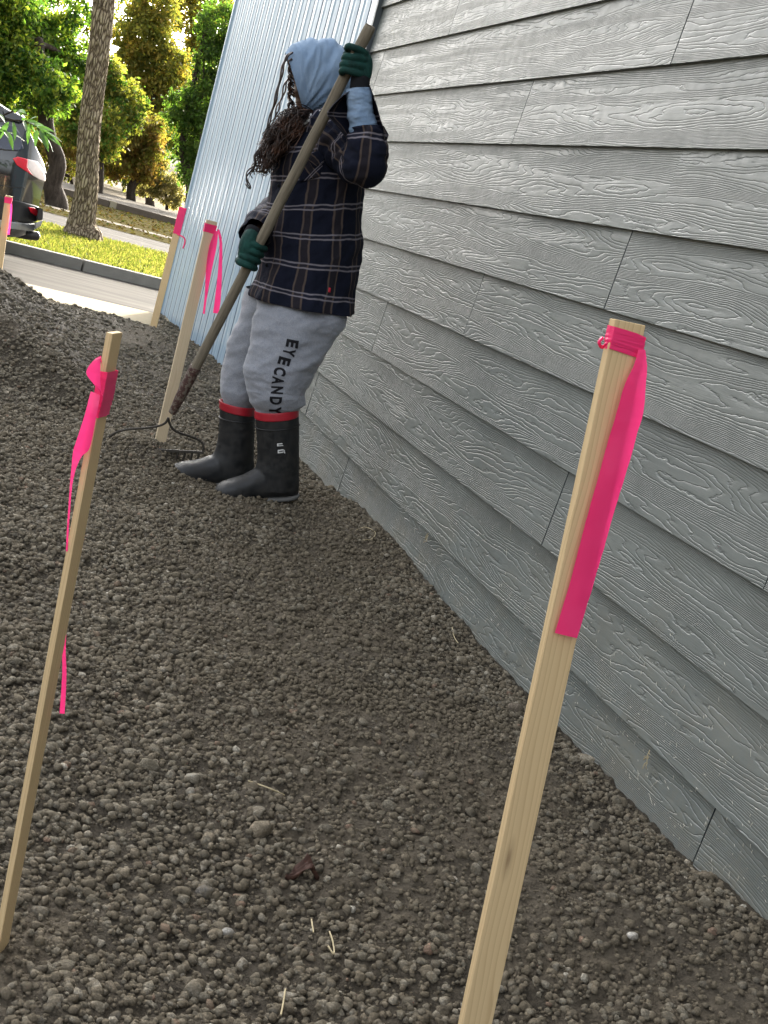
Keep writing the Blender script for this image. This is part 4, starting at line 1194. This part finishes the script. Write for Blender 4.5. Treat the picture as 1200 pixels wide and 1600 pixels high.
decal('tail_lamp_clear_lens', car, bvh_car, [(43, 249), (56, 252), (66, 264), (70, 278), (69, 283), (58, 279), (50, 274), (42, 262)], M_TAILC, .008)
decal('bumper_cladding', car, bvh_car, [(-40, 300), (0, 307), (30, 314), (55, 321), (67, 327), (67, 343), (50, 347), (10, 344), (-40, 334)], M_CLAD, .005)
decal('skid_strip', car, bvh_car, [(-40, 336), (14, 346), (50, 350), (67, 344), (64, 353), (50, 361), (14, 357), (-40, 349)], M_SILV, .006)
decal('side_marker', car, bvh_car, [(43, 323), (52, 324), (60, 332), (61, 338), (53, 336), (46, 331)], M_TAILR, .010, 2.0)
decal('panel_gap', car, bvh_car, [(-30, 286), (0, 289), (30, 293), (38, 292), (38, 293), (30, 294), (0, 290), (-30, 287)], M_CLAD, .002, 3.0, .001)
decal('spoiler', car, bvh_car, [(4, 172), (26, 180), (36, 185), (37, 189), (30, 192), (8, 186)], M_PAINT, .012, 3.0, .02)
V, F, U = merge([tube([at(60, 369, Y=CY + .35), at(44, 367, Y=CY + .35), at(20, 362, Y=CY + .4)], [.045, .05, .05], 12, 8)]); part('exhaust', car, V, F, [M_CLAD])
for lw in (.98, 3.7):
    for wy in (CY + .1, CY + 2 * HW - .1):
        c_ = np.array([CX0 - lw, wy, rd + .345])
        prof_ = [(.17, .10), (.30, .11), (.345, .08), (.345, -.08), (.30, -.11), (.17, -.10)]
        P = [c_ + np.array([r * math.cos(a_), w_, r * math.sin(a_)]) for a_ in np.linspace(0, 2 * np.pi, 32, endpoint=False) for r, w_ in prof_]
        wh = part('wheel', car, np.array(P), [tuple(r) for r in np.vstack([grid_faces(32, 6), np.array([[31 * 6 + j, 31 * 6 + (j + 1) % 6, (j + 1) % 6, j] for j in range(6)])])], [M_TYRE])
        P = [c_ + np.array([r * math.cos(a_), w_, r * math.sin(a_)]) for a_ in np.linspace(0, 2 * np.pi, 32, endpoint=False) for r, w_ in ((.03, -.09), (.19, -.07), (.2, .07), (.03, .09))]
        part('rim', wh, np.array(P), [tuple(r) for r in np.vstack([grid_faces(32, 4), np.array([[31 * 4 + j, 31 * 4 + (j + 1) % 4, (j + 1) % 4, j] for j in range(4)])])], [M_SILV])

# ================================================================== TREES AND PLANTS
def leafmat(name, trans=.5, spec=.3):
    t = NT(name, .6, spec); tint = t.node('ShaderNodeVertexColor', layer_name='tint').outputs[0]
    t.color(tint)
    tr = t.node('ShaderNodeBsdfTranslucent'); c2 = t.mix(1.0, tint, (1.5, 1.5, .8), 'MULTIPLY'); t.link(c2, tr.inputs[0])
    mx = t.node('ShaderNodeMixShader'); mx.inputs[0].default_value = trans
    t.link(t.b.outputs[0], mx.inputs[1]); t.link(tr.outputs[0], mx.inputs[2]); t.link(mx.outputs[0], t.out.inputs[0])
    return t.m
M_LEAF = leafmat('leaf', .62)
M_LITTER = leafmat('dry_leaf', .25, .0)
M_GRASS = leafmat('grass_blade', .5, .1)
t = NT('bark', .95, .15); co = t.coord()
v1 = t.voro(t.mapping(co, (26, 26, 6)), 1.0, 'DISTANCE_TO_EDGE'); n = t.noise(t.mapping(co, (30, 30, 7)), 1.0, 5, .7)
fr = t.math('MULTIPLY', t.ramp(v1, [(.0, 0.0), (.22, 1.0)]), t.ramp(n, [(.3, .35), (.65, 1.0)]))
t.color(t.ramp(fr, [(.1, (.085, .062, .042)), (.5, (.28, .22, .15)), (.9, (.45, .375, .27))])); t.bump(fr, .035, 1.0)
M_BARK = t.m
t = NT('dark_bark', .95, .15); co = t.coord(); n = t.noise(t.mapping(co, (14, 14, 4)), 1.0, 5, .7)
t.color(t.ramp(n, [(.3, (.018, .014, .011)), (.7, (.07, .055, .042))])); t.bump(n, .05, 1.0)
M_DBARK = t.m
GREEN = [(.055, .115, .018), (.085, .16, .025), (.035, .08, .014), (.13, .19, .03)]
OLIVE = [(.14, .15, .03), (.19, .19, .038), (.10, .12, .026), (.22, .21, .045)]
GOLD = [(.25, .19, .035), (.22, .19, .04), (.16, .16, .035), (.27, .20, .05), (.12, .14, .03)]
BROWN = [(.20, .13, .04), (.24, .16, .05), (.14, .11, .035), (.17, .15, .045)]
DARK = [(.05, .095, .02), (.04, .075, .018), (.07, .115, .024), (.09, .13, .028)]
TAN = [(.26, .23, .12), (.18, .17, .08), (.12, .13, .05), (.32, .28, .17)]
LR = np.random.default_rng(21)
def leaves(blobs, n, size, pal, clump=.32):
    """blobs: (centre, radii); leaf blades gathered in sprays through each blob's volume"""
    C = []; 
    wts = np.array([r[0] * r[1] * r[2] for _, r in blobs]); wts = wts / wts.sum()
    Cc = []; Tc = []
    for (c_, r_), w_ in zip(blobs, wts):
        k = max(3, int(n * w_ * 1.55)); nsp = max(6, k // 30)
        d = LR.normal(size=(nsp, 3)); d /= np.linalg.norm(d, axis=1, keepdims=True)
        sp = np.asarray(c_) + d * (LR.uniform(.18, 1.0, (nsp, 1)) ** .55) * np.asarray(r_)
        stint = LR.uniform(.75, 1.3, nsp)
        pidx = LR.integers(0, len(pal), nsp)
        idx = LR.integers(0, nsp, k)
        p = sp[idx] + LR.normal(size=(k, 3)) * clump * np.mean(r_) * np.array([.42, .42, .30])
        Cc.append(p); pi = np.where(LR.uniform(size=k) < .7, pidx[idx], LR.integers(0, len(pal), k))
        Tc.append(np.asarray(pal)[pi] * stint[idx][:, None] * LR.uniform(.8, 1.2, (k, 1)))
    Cc = np.vstack(Cc); Tc = np.vstack(Tc); m = len(Cc)
    ax_ = LR.normal(size=(m, 3)) + np.array([0, 0, -.7]); ax_ /= np.linalg.norm(ax_, axis=1, keepdims=True)
    sd_ = np.cross(ax_, LR.normal(size=(m, 3))); sd_ /= np.linalg.norm(sd_, axis=1, keepdims=True) + 1e-9
    s = size * .92 * LR.uniform(.6, 1.35, (m, 1)); up__ = np.cross(ax_, sd_)
    V = np.stack([Cc, Cc + ax_ * s * .45 + sd_ * s * .28 + up__ * s * .06, Cc + ax_ * s, Cc + ax_ * s * .45 - sd_ * s * .28 + up__ * s * .06], 1).reshape(-1, 3)
    F = np.arange(m * 4).reshape(-1, 4)
    return V, F, np.repeat(Tc, 4, 0)
def tree(name, label, base, trunk_pts, rads, blobs, n, size, pal, bark, cat='tree', group='trees beyond the street', limbs=6):
    root = thing(name, label, cat, base, group)
    V, F, U = merge([tube(trunk_pts, rads, 12, 26)])
    V = V + (fbm(V * 3.1, 3) - .5)[:, None] * np.array([.5, .5, 0]) * np.mean(rads) * .9
    part('trunk', root, V, F, [bark])
    top_ = np.asarray(trunk_pts[-1]); mid_ = np.asarray(trunk_pts[len(trunk_pts) // 2])
    for (c_, r_) in blobs[:limbs]:
        c_ = np.asarray(c_); s_ = mid_ + (top_ - mid_) * LR.uniform(.2, 1)
        V, F, U = merge([tube([s_, s_ * .6 + c_ * .4 + LR.normal(size=3) * .12 * np.mean(r_), c_, c_ + (c_ - s_) * .35 + LR.normal(size=3) * .2 * np.mean(r_)], [rads[-1] * .8, rads[-1] * .5, rads[-1] * .3, rads[-1] * .1], 7, 16)])
        part('limb', root, V, F, [bark])
    V, F, Cc = leaves(blobs, n, size, pal)
    part('crown', root, V, F, [M_LEAF], color=Cc, smooth=False)
    return root
def blob(px, py, Y, rpx, rz=None):
    r = rpx / F_PX * Y; return (at(px, py, Y=Y), (r, r * .9, (rz if rz else rpx) / F_PX * Y))
# the street tree on the verge
sb = at(127, 371, Z=-.01); YS = sb[1]
tp_ = [sb + np.array([0, 0, -.25]), sb + np.array([0, 0, .02])] + [at(x, y, Y=YS) for x, y in ((128, 345), (135, 300), (137, 250), (140, 200), (148, 130), (156, 70), (162, 0), (170, -130), (176, -260))]
rads = [.27, .25, .195, .168, .158, .155, .15, .148, .15, .14, .12]
sblobs = [(at(x, y, Y=YS + dy), (r, r, r * .8)) for x, y, dy, r in ((180, -420, .5, 1.5), (20, -400, -.6, 1.3), (330, -430, .8, 1.3), (170, -600, 0, 1.6), (-60, -520, .5, 1.2), (420, -560, -.5, 1.2))]
root = thing('street_tree', 'straight ridged trunk of the street tree on the sunlit grass', 'tree', sb)
V, F, U = tube(tp_, rads, 72, 260)
V = V.reshape(-1, 3); nb = 260 * 72
B = V[:nb].reshape(260, 72, 3); cc_ = B.mean(1, keepdims=True); od = B - cc_
ang = np.linspace(0, 2 * np.pi, 72, endpoint=False)
zc = cc_[..., 2]
q = np.stack([np.cos(ang)[None] * 5.5 + 0 * zc, np.sin(ang)[None] * 5.5 + 0 * zc, zc * 5.0 + 0 * ang[None]], -1)
rid = 1 - np.abs(2 * fbm(q, 3) - 1)
flare = 1 + .22 * np.exp(-((zc - sb[2]) / .14) ** 2) * (1 + .5 * np.sin(ang * 5 + 1)[None])
B = cc_ + od * ((.86 + .2 * rid ** 2) * flare)[..., None]
V[:nb] = B.reshape(-1, 3)
V, F, U = merge([(V, F, U)]); part('trunk', root, V, F, [M_BARK])
for (c_, r_) in sblobs:
    s_ = np.asarray(tp_[-2]) + np.array([0, 0, LR.uniform(-.1, .6)])
    V, F, U = merge([tube([s_, s_ * .5 + c_ * .5 + LR.normal(size=3) * .15, c_], [.09, .06, .02], 8, 14)]); part('limb', root, V, F, [M_BARK])
V, F, Cc = leaves(sblobs, 9000, .11, GREEN + OLIVE); part('crown', root, V, F, [M_LEAF], color=Cc, smooth=False)

gz = -.12
def ground_at(px, Y):
    p = at(px, 330, Y=Y); return np.array([p[0], Y, gz])
# dark gnarled tree at the left, its crown over the car
b0 = at(86, 322, Z=-.118); Yd = b0[1]
tree('gnarled_tree', 'dark gnarled trunk behind the car with bright green crown above', b0, [b0 - np.array([0, 0, .2]), at(88, 318, Y=Yd), at(82, 290, Y=Yd), at(90, 262, Y=Yd), at(84, 235, Y=Yd), at(72, 200, Y=Yd), at(70, 150, Y=Yd), at(60, 60, Y=Yd)], [.34, .27, .20, .19, .18, .17, .15, .10],
     [blob(20, 110, Yd, 55), blob(70, 60, Yd + 1, 50), blob(80, 140, Yd - .5, 42), blob(10, 40, Yd + .5, 55), blob(115, 100, Yd + 1, 38), blob(-40, 120, Yd, 60), blob(55, 175, Yd + .5, 34), blob(-20, -40, Yd, 80), blob(110, 20, Yd + 1, 30)], 25000, .125, GREEN + [(.2, .24, .035)], M_DBARK)
specs = [
    ('olive_tree', 'olive green tree close behind the street tree trunk', 150, 46, [(150, 200, 46, 45), (185, 170, 47, 42), (120, 190, 46, 36), (165, 120, 47, 34)], 12500, .16, OLIVE + GREEN[:2], M_DBARK),
    ('golden_tree', 'tall golden yellow tree right of the street tree trunk', 235, 56, [(225, 60, 56, 44), (255, 110, 56, 44), (205, 120, 56, 36), (240, 10, 56, 40), (195, 60, 57, 26), (265, 170, 56, 40)], 13000, .19, GOLD + OLIVE, M_DBARK),
    ('russet_tree', 'russet brown low tree above the grey lot', 205, 50, [(205, 215, 50, 40), (180, 250, 50, 32), (225, 255, 50, 34), (235, 205, 50, 28)], 6000, .17, BROWN + OLIVE[:2], M_DBARK),
    ('evergreen_tree', 'dark green tree beside the edge of the white building', 300, 48, [(318, 220, 48, 42), (330, 160, 48, 44), (290, 170, 48, 34), (300, 255, 48, 30), (345, 100, 48, 40), (310, 275, 47, 22), (345, 40, 48, 38)], 13500, .15, DARK + GREEN[:2], M_DBARK),
    ('mixed_tree', 'yellow green tree at the top beside the white building', 320, 66, [(300, 30, 66, 36), (325, 70, 66, 36), (280, 150, 66, 30), (345, 10, 66, 40), (270, -20, 66, 36)], 6000, .22, OLIVE + GOLD[:2], M_DBARK),
    ('sparse_tree', 'sparse green tree with sky showing through at the top left', 120, 70, [(130, 40, 70, 26), (80, 20, 70, 30), (160, 20, 70, 22), (190, -10, 70, 30), (100, 120, 70, 46), (30, 190, 70, 60)], 6500, .24, GREEN + OLIVE, M_DBARK),
    ('brush_shrub', 'pale tan brush at the far side of the grey lot', 262, 51, [(262, 290, 51, 24), (245, 270, 51, 22), (275, 310, 51, 18), (230, 295, 51, 20)], 3600, .13, TAN, M_DBARK),
    ('thicket_shrub', 'brown thicket left of the street tree trunk above the lot', 105, 52, [(105, 255, 52, 30), (80, 225, 52, 30), (125, 230, 52, 26), (60, 250, 52, 30), (30, 230, 52, 40)], 4800, .16, BROWN + OLIVE, M_DBARK),
    ('backdrop_tree', 'hazy olive tree low behind the russet tree', 90, 88, [(60, 200, 88, 60), (130, 160, 88, 50), (20, 120, 88, 60), (230, 150, 88, 46), (290, 210, 88, 46), (180, 220, 88, 50)], 9000, .3, OLIVE + GREEN, M_DBARK),
    ('hedge_tree', 'deep green tree filling the gap behind the golden tree', 200, 76, [(180, 150, 76, 50), (240, 200, 76, 50), (130, 210, 76, 46), (300, 120, 76, 44), (200, 260, 76, 40)], 10500, .27, OLIVE + GREEN, M_DBARK),
]
for nm, lb, px, Y_, bl_, n_, sz, pal, bk in specs:
    b0 = ground_at(px, Y_); topb = min(bl_, key=lambda q: q[1]); tp2 = at(topb[0] * .5 + px * .5, topb[1], Y=Y_)
    low_ = [b0 + np.array([0, 0, -.3]), b0 * .8 + tp2 * .2 + LR.normal(size=3) * .1, b0 * .5 + tp2 * .5 + LR.normal(size=3) * .2, tp2]
    rr_ = .16 if 'shrub' not in nm else .06
    tree(nm, lb, b0, low_, [rr_ * 1.3, rr_, rr_ * .8, rr_ * .35], [blob(*q) for q in bl_], n_, sz, pal, bk)

# broad-leaved shoot hanging in front of the car
t = NT('bright_leaf', .45, .4); n = t.noise(t.coord(), 6, 3)
cfin = t.mix(n, (.022, .065, .012), (.05, .12, .022)); t.color(cfin)
tr = t.node('ShaderNodeBsdfTranslucent'); tr.inputs[0].default_value = (.09, .2, .03, 1); mx = t.node('ShaderNodeMixShader'); mx.inputs[0].default_value = .4
t.link(t.b.outputs[0], mx.inputs[1]); t.link(tr.outputs[0], mx.inputs[2]); t.link(mx.outputs[0], t.out.inputs[0]); M_BLEAF = t.m
YB = 12.4
sbp = np.array([at(-130, 430, Y=YB)[0], YB, -.12])
shr = thing('leafy_sapling', 'sapling with drooping pointed green leaves in front of the car', 'plant', sbp)
stems = [[sbp, at(-110, 330, Y=YB), at(-70, 230, Y=YB), at(-20, 195, Y=YB), at(30, 188, Y=YB), at(62, 200, Y=YB)], [at(-70, 230, Y=YB), at(-40, 225, Y=YB), at(0, 205, Y=YB), at(12, 206, Y=YB)], [at(-20, 195, Y=YB), at(10, 178, Y=YB), at(30, 172, Y=YB)]]
for s_ in stems:
    V, F, U = merge([tube(s_, np.linspace(.012, .004, len(s_)), 6, 24)]); part('stem', shr, V, F, [M_DBARK])
lfV = []; nl = 9
for i in range(nl):
    s_ = i / (nl - 1); wv = .105 * math.sin(math.pi * s_ ** .8) ** .9
    z_ = -.16 * s_ ** 2
    lfV += [(-wv, s_, z_ + wv * .35), (0, s_, z_), (wv, s_, z_ + wv * .35)]
leaf_me = mesh_np('leaf', np.array(lfV), grid_faces(nl, 3, False), [M_BLEAF])
for (px, py, dx, dy, ln) in ((34, 188, 10, -6, .14), (40, 188, 22, 6, .2), (48, 192, 24, 12, .2), (50, 194, 8, 22, .2), (56, 198, 28, 4, .18), (60, 200, 26, 18, .22), (62, 202, 12, 26, .22), (58, 202, -4, 24, .18), (64, 204, 24, 30, .2), (46, 192, -2, 18, .16),
                             (66, 205, 30, 10, .2), (44, 190, 12, -12, .15), (20, 190, 4, 20, .17), (14, 190, -12, 18, .2), (8, 192, -6, -14, .16), (0, 198, 16, 14, .2), (4, 203, -14, 14, .22), (12, 206, 6, 16, .18), (12, 206, 16, 6, .15), (-2, 206, -10, 24, .22), (30, 172, 12, 2, .15), (28, 172, 8, 10, .14), (22, 175, 10, -10, .14), (52, 196, 16, -4, .17), (36, 188, 8, 16, .15), (68, 206, 10, 30, .17), (66, 204, 34, 22, .18)):
    p0_ = at(px, py, Y=YB + LR.uniform(-.12, .12)); d_ = at(px + dx, py + dy, Y=YB + LR.uniform(-.25, .1)) - at(px, py, Y=YB); d_ = unit(d_)
    sdv = unit(np.cross(d_, unit(LR.normal(size=3) * .5 + np.array([0, -.7, .7])))); nv_ = np.cross(sdv, d_)
    o = obj('leaf', leaf_me, shr); L_ = ln * 1.15
    o.matrix_basis = Matrix(((sdv[0] * L_, d_[0] * L_, nv_[0] * L_, p0_[0] - sbp[0]), (sdv[1] * L_, d_[1] * L_, nv_[1] * L_, p0_[1] - sbp[1]), (sdv[2] * L_, d_[2] * L_, nv_[2] * L_, p0_[2] - sbp[2]), (0, 0, 0, 1)))

# grass on the verge, fallen leaves beyond
def blades(n, xr, c0, c1, z, hgt, pal, lean=.5, wdt=.006):
    x = LR.uniform(*xr, n); y = LR.uniform(c0, c1, n) + SL * x
    h_ = hgt * LR.uniform(.5, 1.3, n); a_ = LR.uniform(0, 6.28, n); ln = LR.uniform(0, lean, n) * h_
    c_ = np.stack([x, y, np.full(n, z)], 1); sd_ = np.stack([np.cos(a_), np.sin(a_), 0 * a_], 1) * wdt
    b_ = LR.uniform(0, 6.28, n); tip = c_ + np.stack([np.cos(b_) * ln, np.sin(b_) * ln, h_], 1); mid_ = c_ + np.stack([np.cos(b_) * ln * .35, np.sin(b_) * ln * .35, h_ * .6], 1)
    V = np.stack([c_ - sd_, c_ + sd_, mid_ + sd_ * .8, tip, mid_ - sd_ * .8], 1).reshape(-1, 3)
    F = np.arange(n * 5).reshape(-1, 5)
    return V, F, np.repeat(np.asarray(pal)[LR.integers(0, len(pal), n)] * LR.uniform(.7, 1.25, (n, 1)), 5, 0)
V, F, Cc = blades(30000, (-1.5, 6.5), 15.68, 21.1, -.014, .05, [(.095, .11, .026), (.12, .125, .035), (.068, .085, .022), (.16, .15, .055)], lean=.9, wdt=.010)
o = obj('grass', mesh_np('grass', V, F, [M_GRASS], color=Cc, smooth=False)); o['kind'] = 'stuff'; o['label'] = 'bright sunlit grass on the verge'
n = 9000
x = LR.uniform(-3, 14, n); y = LR.uniform(27, 39, n) + SL * x
k = (np.abs(y - SL * x - 29.9) > .75) | (LR.uniform(size=n) < .12); x, y = x[k], y[k]; n = len(x)
a_ = LR.uniform(0, 6.28, n); s_ = LR.uniform(.022, .05, n); c_ = np.stack([x, y, np.full(n, -.105) + LR.uniform(0, .03, n)], 1)
d1_ = np.stack([np.cos(a_), np.sin(a_), LR.normal(0, .35, n)], 1) * s_[:, None]; d2_ = np.stack([-np.sin(a_), np.cos(a_), LR.normal(0, .35, n)], 1) * s_[:, None] * .7
V = np.stack([c_ - d1_, c_ - d2_, c_ + d1_, c_ + d2_], 1).reshape(-1, 3)
LP = np.array([(.085, .06, .018), (.065, .04, .014), (.045, .034, .014), (.075, .068, .024), (.045, .055, .016)])
o = obj('fallen_leaves', mesh_np('fallen_leaves', V, np.arange(n * 4).reshape(-1, 4), [M_LITTER], color=np.repeat(LP[LR.integers(0, 5, n)], 4, 0), smooth=False)); o['kind'] = 'stuff'; o['label'] = 'yellow and brown fallen leaves on the far verge'

# ================================================================== SMALL THINGS ON THE GRAVEL
def gpt(px, py, up=0.0):
    p = at(px, py, Z=0.0)
    for _ in range(6):
        z = float(hfull(np.array([p[0]]), np.array([p[1]]))[0]); p = at(px, py, Z=z)
    return p + np.array([0, 0, up])
M_DLEAF = plain('dead_leaf', (.065, .032, .022), .7, .3, var=.5, vs=60)
p0_ = gpt(472, 1372, .012); P = []
for j in range(12):
    for i in range(12):
        u_, v_ = i / 11 - .5, j / 11 - .5
        wv = max(0.0, 1 - (2 * abs(u_)) ** 1.7) * (.75 + .25 * math.sin(u_ * 19))
        P.append((p0_[0] + u_ * .07, p0_[1] + v_ * .045 * wv + u_ * .01, p0_[2] + .014 * math.sin(u_ * 7 + 1) + .022 * abs(v_) * wv * 1.4 + .006 * math.sin(v_ * 17 + u_ * 9)))
lf = obj('dead_leaf', mesh_np('dead_leaf', np.array(P), grid_faces(12, 12, False), [M_DLEAF])); tag(lf, 'crumpled reddish brown leaf lying on the gravel', 'leaf')
s_ = lf.modifiers.new('t', 'SOLIDIFY'); s_.thickness = .001
M_STRAW = plain('straw', (.36, .30, .18), .7, .3, var=.2)
straws = [([(386, 1228), (398, 1232), (420, 1240), (442, 1250)], 'long straw stalk lying across the middle of the gravel'), ([(436, 1596), (440, 1575), (443, 1555)], 'short straw stalk at the bottom edge of the picture'), ([(512, 1465), (517, 1480), (519, 1500), (510, 1488)], 'bent straw stalk right of the reddish leaf'),
          ([(484, 1446), (487, 1466)], 'tiny pale straw left of the bent stalk'), ([(705, 985), (708, 1000), (714, 1010)], 'thin straw near the foot of the grey wall'), ([(556, 832), (570, 828), (585, 836), (580, 846), (566, 848)], 'loop of pale straw beyond the soil patch by the wall')]
for pts, lb in straws:
    P = [gpt(x, y, .012) for x, y in pts]
    V, F, U = merge([tube(P, .0016, 6, 20)]); V = V - P[0]
    o = obj('straw_stalk', mesh_np('straw_stalk', V, F, [M_STRAW]), None, tuple(P[0])); tag(o, lb, 'straw', 'straw on the gravel')
def bigstone(px, py, r, col, lb, nm):
    p = gpt(px, py, r * .45); V0_, F0_ = ico(3)
    V = V0_ * (1 + .5 * (fbm(V0_ * 1.2 + px, 3) - .5)[:, None]) * (1 + .06 * (fbm(V0_ * 7 + px, 2) - .5)[:, None]) * np.array([1.1, .9, .8]) * r
    o = obj(nm, mesh_np(nm, V, F0_, [M_STONE], color=np.tile(np.array(col), (len(V), 1))), None, tuple(p)); tag(o, lb, 'stone')
bigstone(654, 1218, .018, (.10, .085, .068), 'round dark clod standing out left of the near stake', 'earth_clod')
bigstone(987, 1466, .0105, (.55, .52, .46), 'small whitish pebble right of the near stake foot', 'pebble')
bigstone(803, 1112, .022, (.14, .115, .09), 'brown stone touching the left edge of the near stake', 'stone')
bigstone(355, 1462, .011, (.42, .40, .36), 'pale pebble left of the reddish leaf', 'pebble')
bigstone(318, 1400, .016, (.13, .12, .105), 'large grey cobble left of the reddish leaf', 'stone')
# splashes of straw fibre stuck to the lower siding
n = 1000
zz = np.abs(LR.normal(0, .22, n)) + .03; yy = LR.uniform(1.6, 5.6, n) ** 1.0
keep = LR.uniform(size=n) < np.clip(1.3 - zz * 1.1 - (yy - 2) * .1, .1, 1); zz, yy = zz[keep], yy[keep]
rowk = np.floor((rowz(0) - zz) / EXPO); fz = (zz - (rowz(0) - (rowk + 1) * EXPO)) / EXPO
xx = WX + .0165 * fz * .9 - .0022
a_ = LR.normal(1.3, .8, len(zz)); L_ = LR.uniform(.0015, .006, len(zz)) * (1 + (LR.uniform(size=len(zz)) < .05) * 2.0)
c_ = np.stack([xx, yy, zz], 1); d_ = np.stack([0 * a_ - .05, np.cos(a_), np.sin(a_)], 1) * L_[:, None]; e_ = np.stack([0 * a_, -np.sin(a_), np.cos(a_)], 1) * .0007
o3 = np.array([-.0012, 0, 0])
V = np.stack([c_ - d_ - e_, c_ + d_ - e_, c_ + d_ + e_, c_ - d_ + e_, c_ + o3], 1).reshape(-1, 3); b5 = np.arange(len(zz))[:, None] * 5
F = np.vstack([b5 + np.array([[0, 1, 4]]), b5 + np.array([[1, 2, 4]]), b5 + np.array([[2, 3, 4]]), b5 + np.array([[3, 0, 4]])])
o = obj('straw_fibres', mesh_np('straw_fibres', V, F, [plain('pale_fibre', (.5, .48, .4), .8, .2)], smooth=False)); o['kind'] = 'stuff'; o['label'] = 'pale straw fibres splashed on the lower grey siding'
for (px, py, lb) in ((1012, 1185, 'tuft of dried straw hanging from the lowest siding lap'), (667, 842, 'small pale straw tuft on the siding beyond the near stake')):
    p = at(px, py, X=WX - .006); ps = []
    for k in range(9):
        q = p + np.array([0, LR.uniform(-.006, .006), LR.uniform(-.01, .022)]); e_ = q + np.array([-LR.uniform(.0, .006), LR.uniform(-.012, .012), -LR.uniform(.006, .02)])
        ps.append(tube([q, (q + e_) / 2 + np.array([-.003, 0, 0]), e_], .0011, 5, 6))
    V, F, U = merge(ps); o = obj('straw_tuft', mesh_np('straw_tuft', V - p, F, [M_STRAW]), None, tuple(p)); tag(o, lb, 'straw')
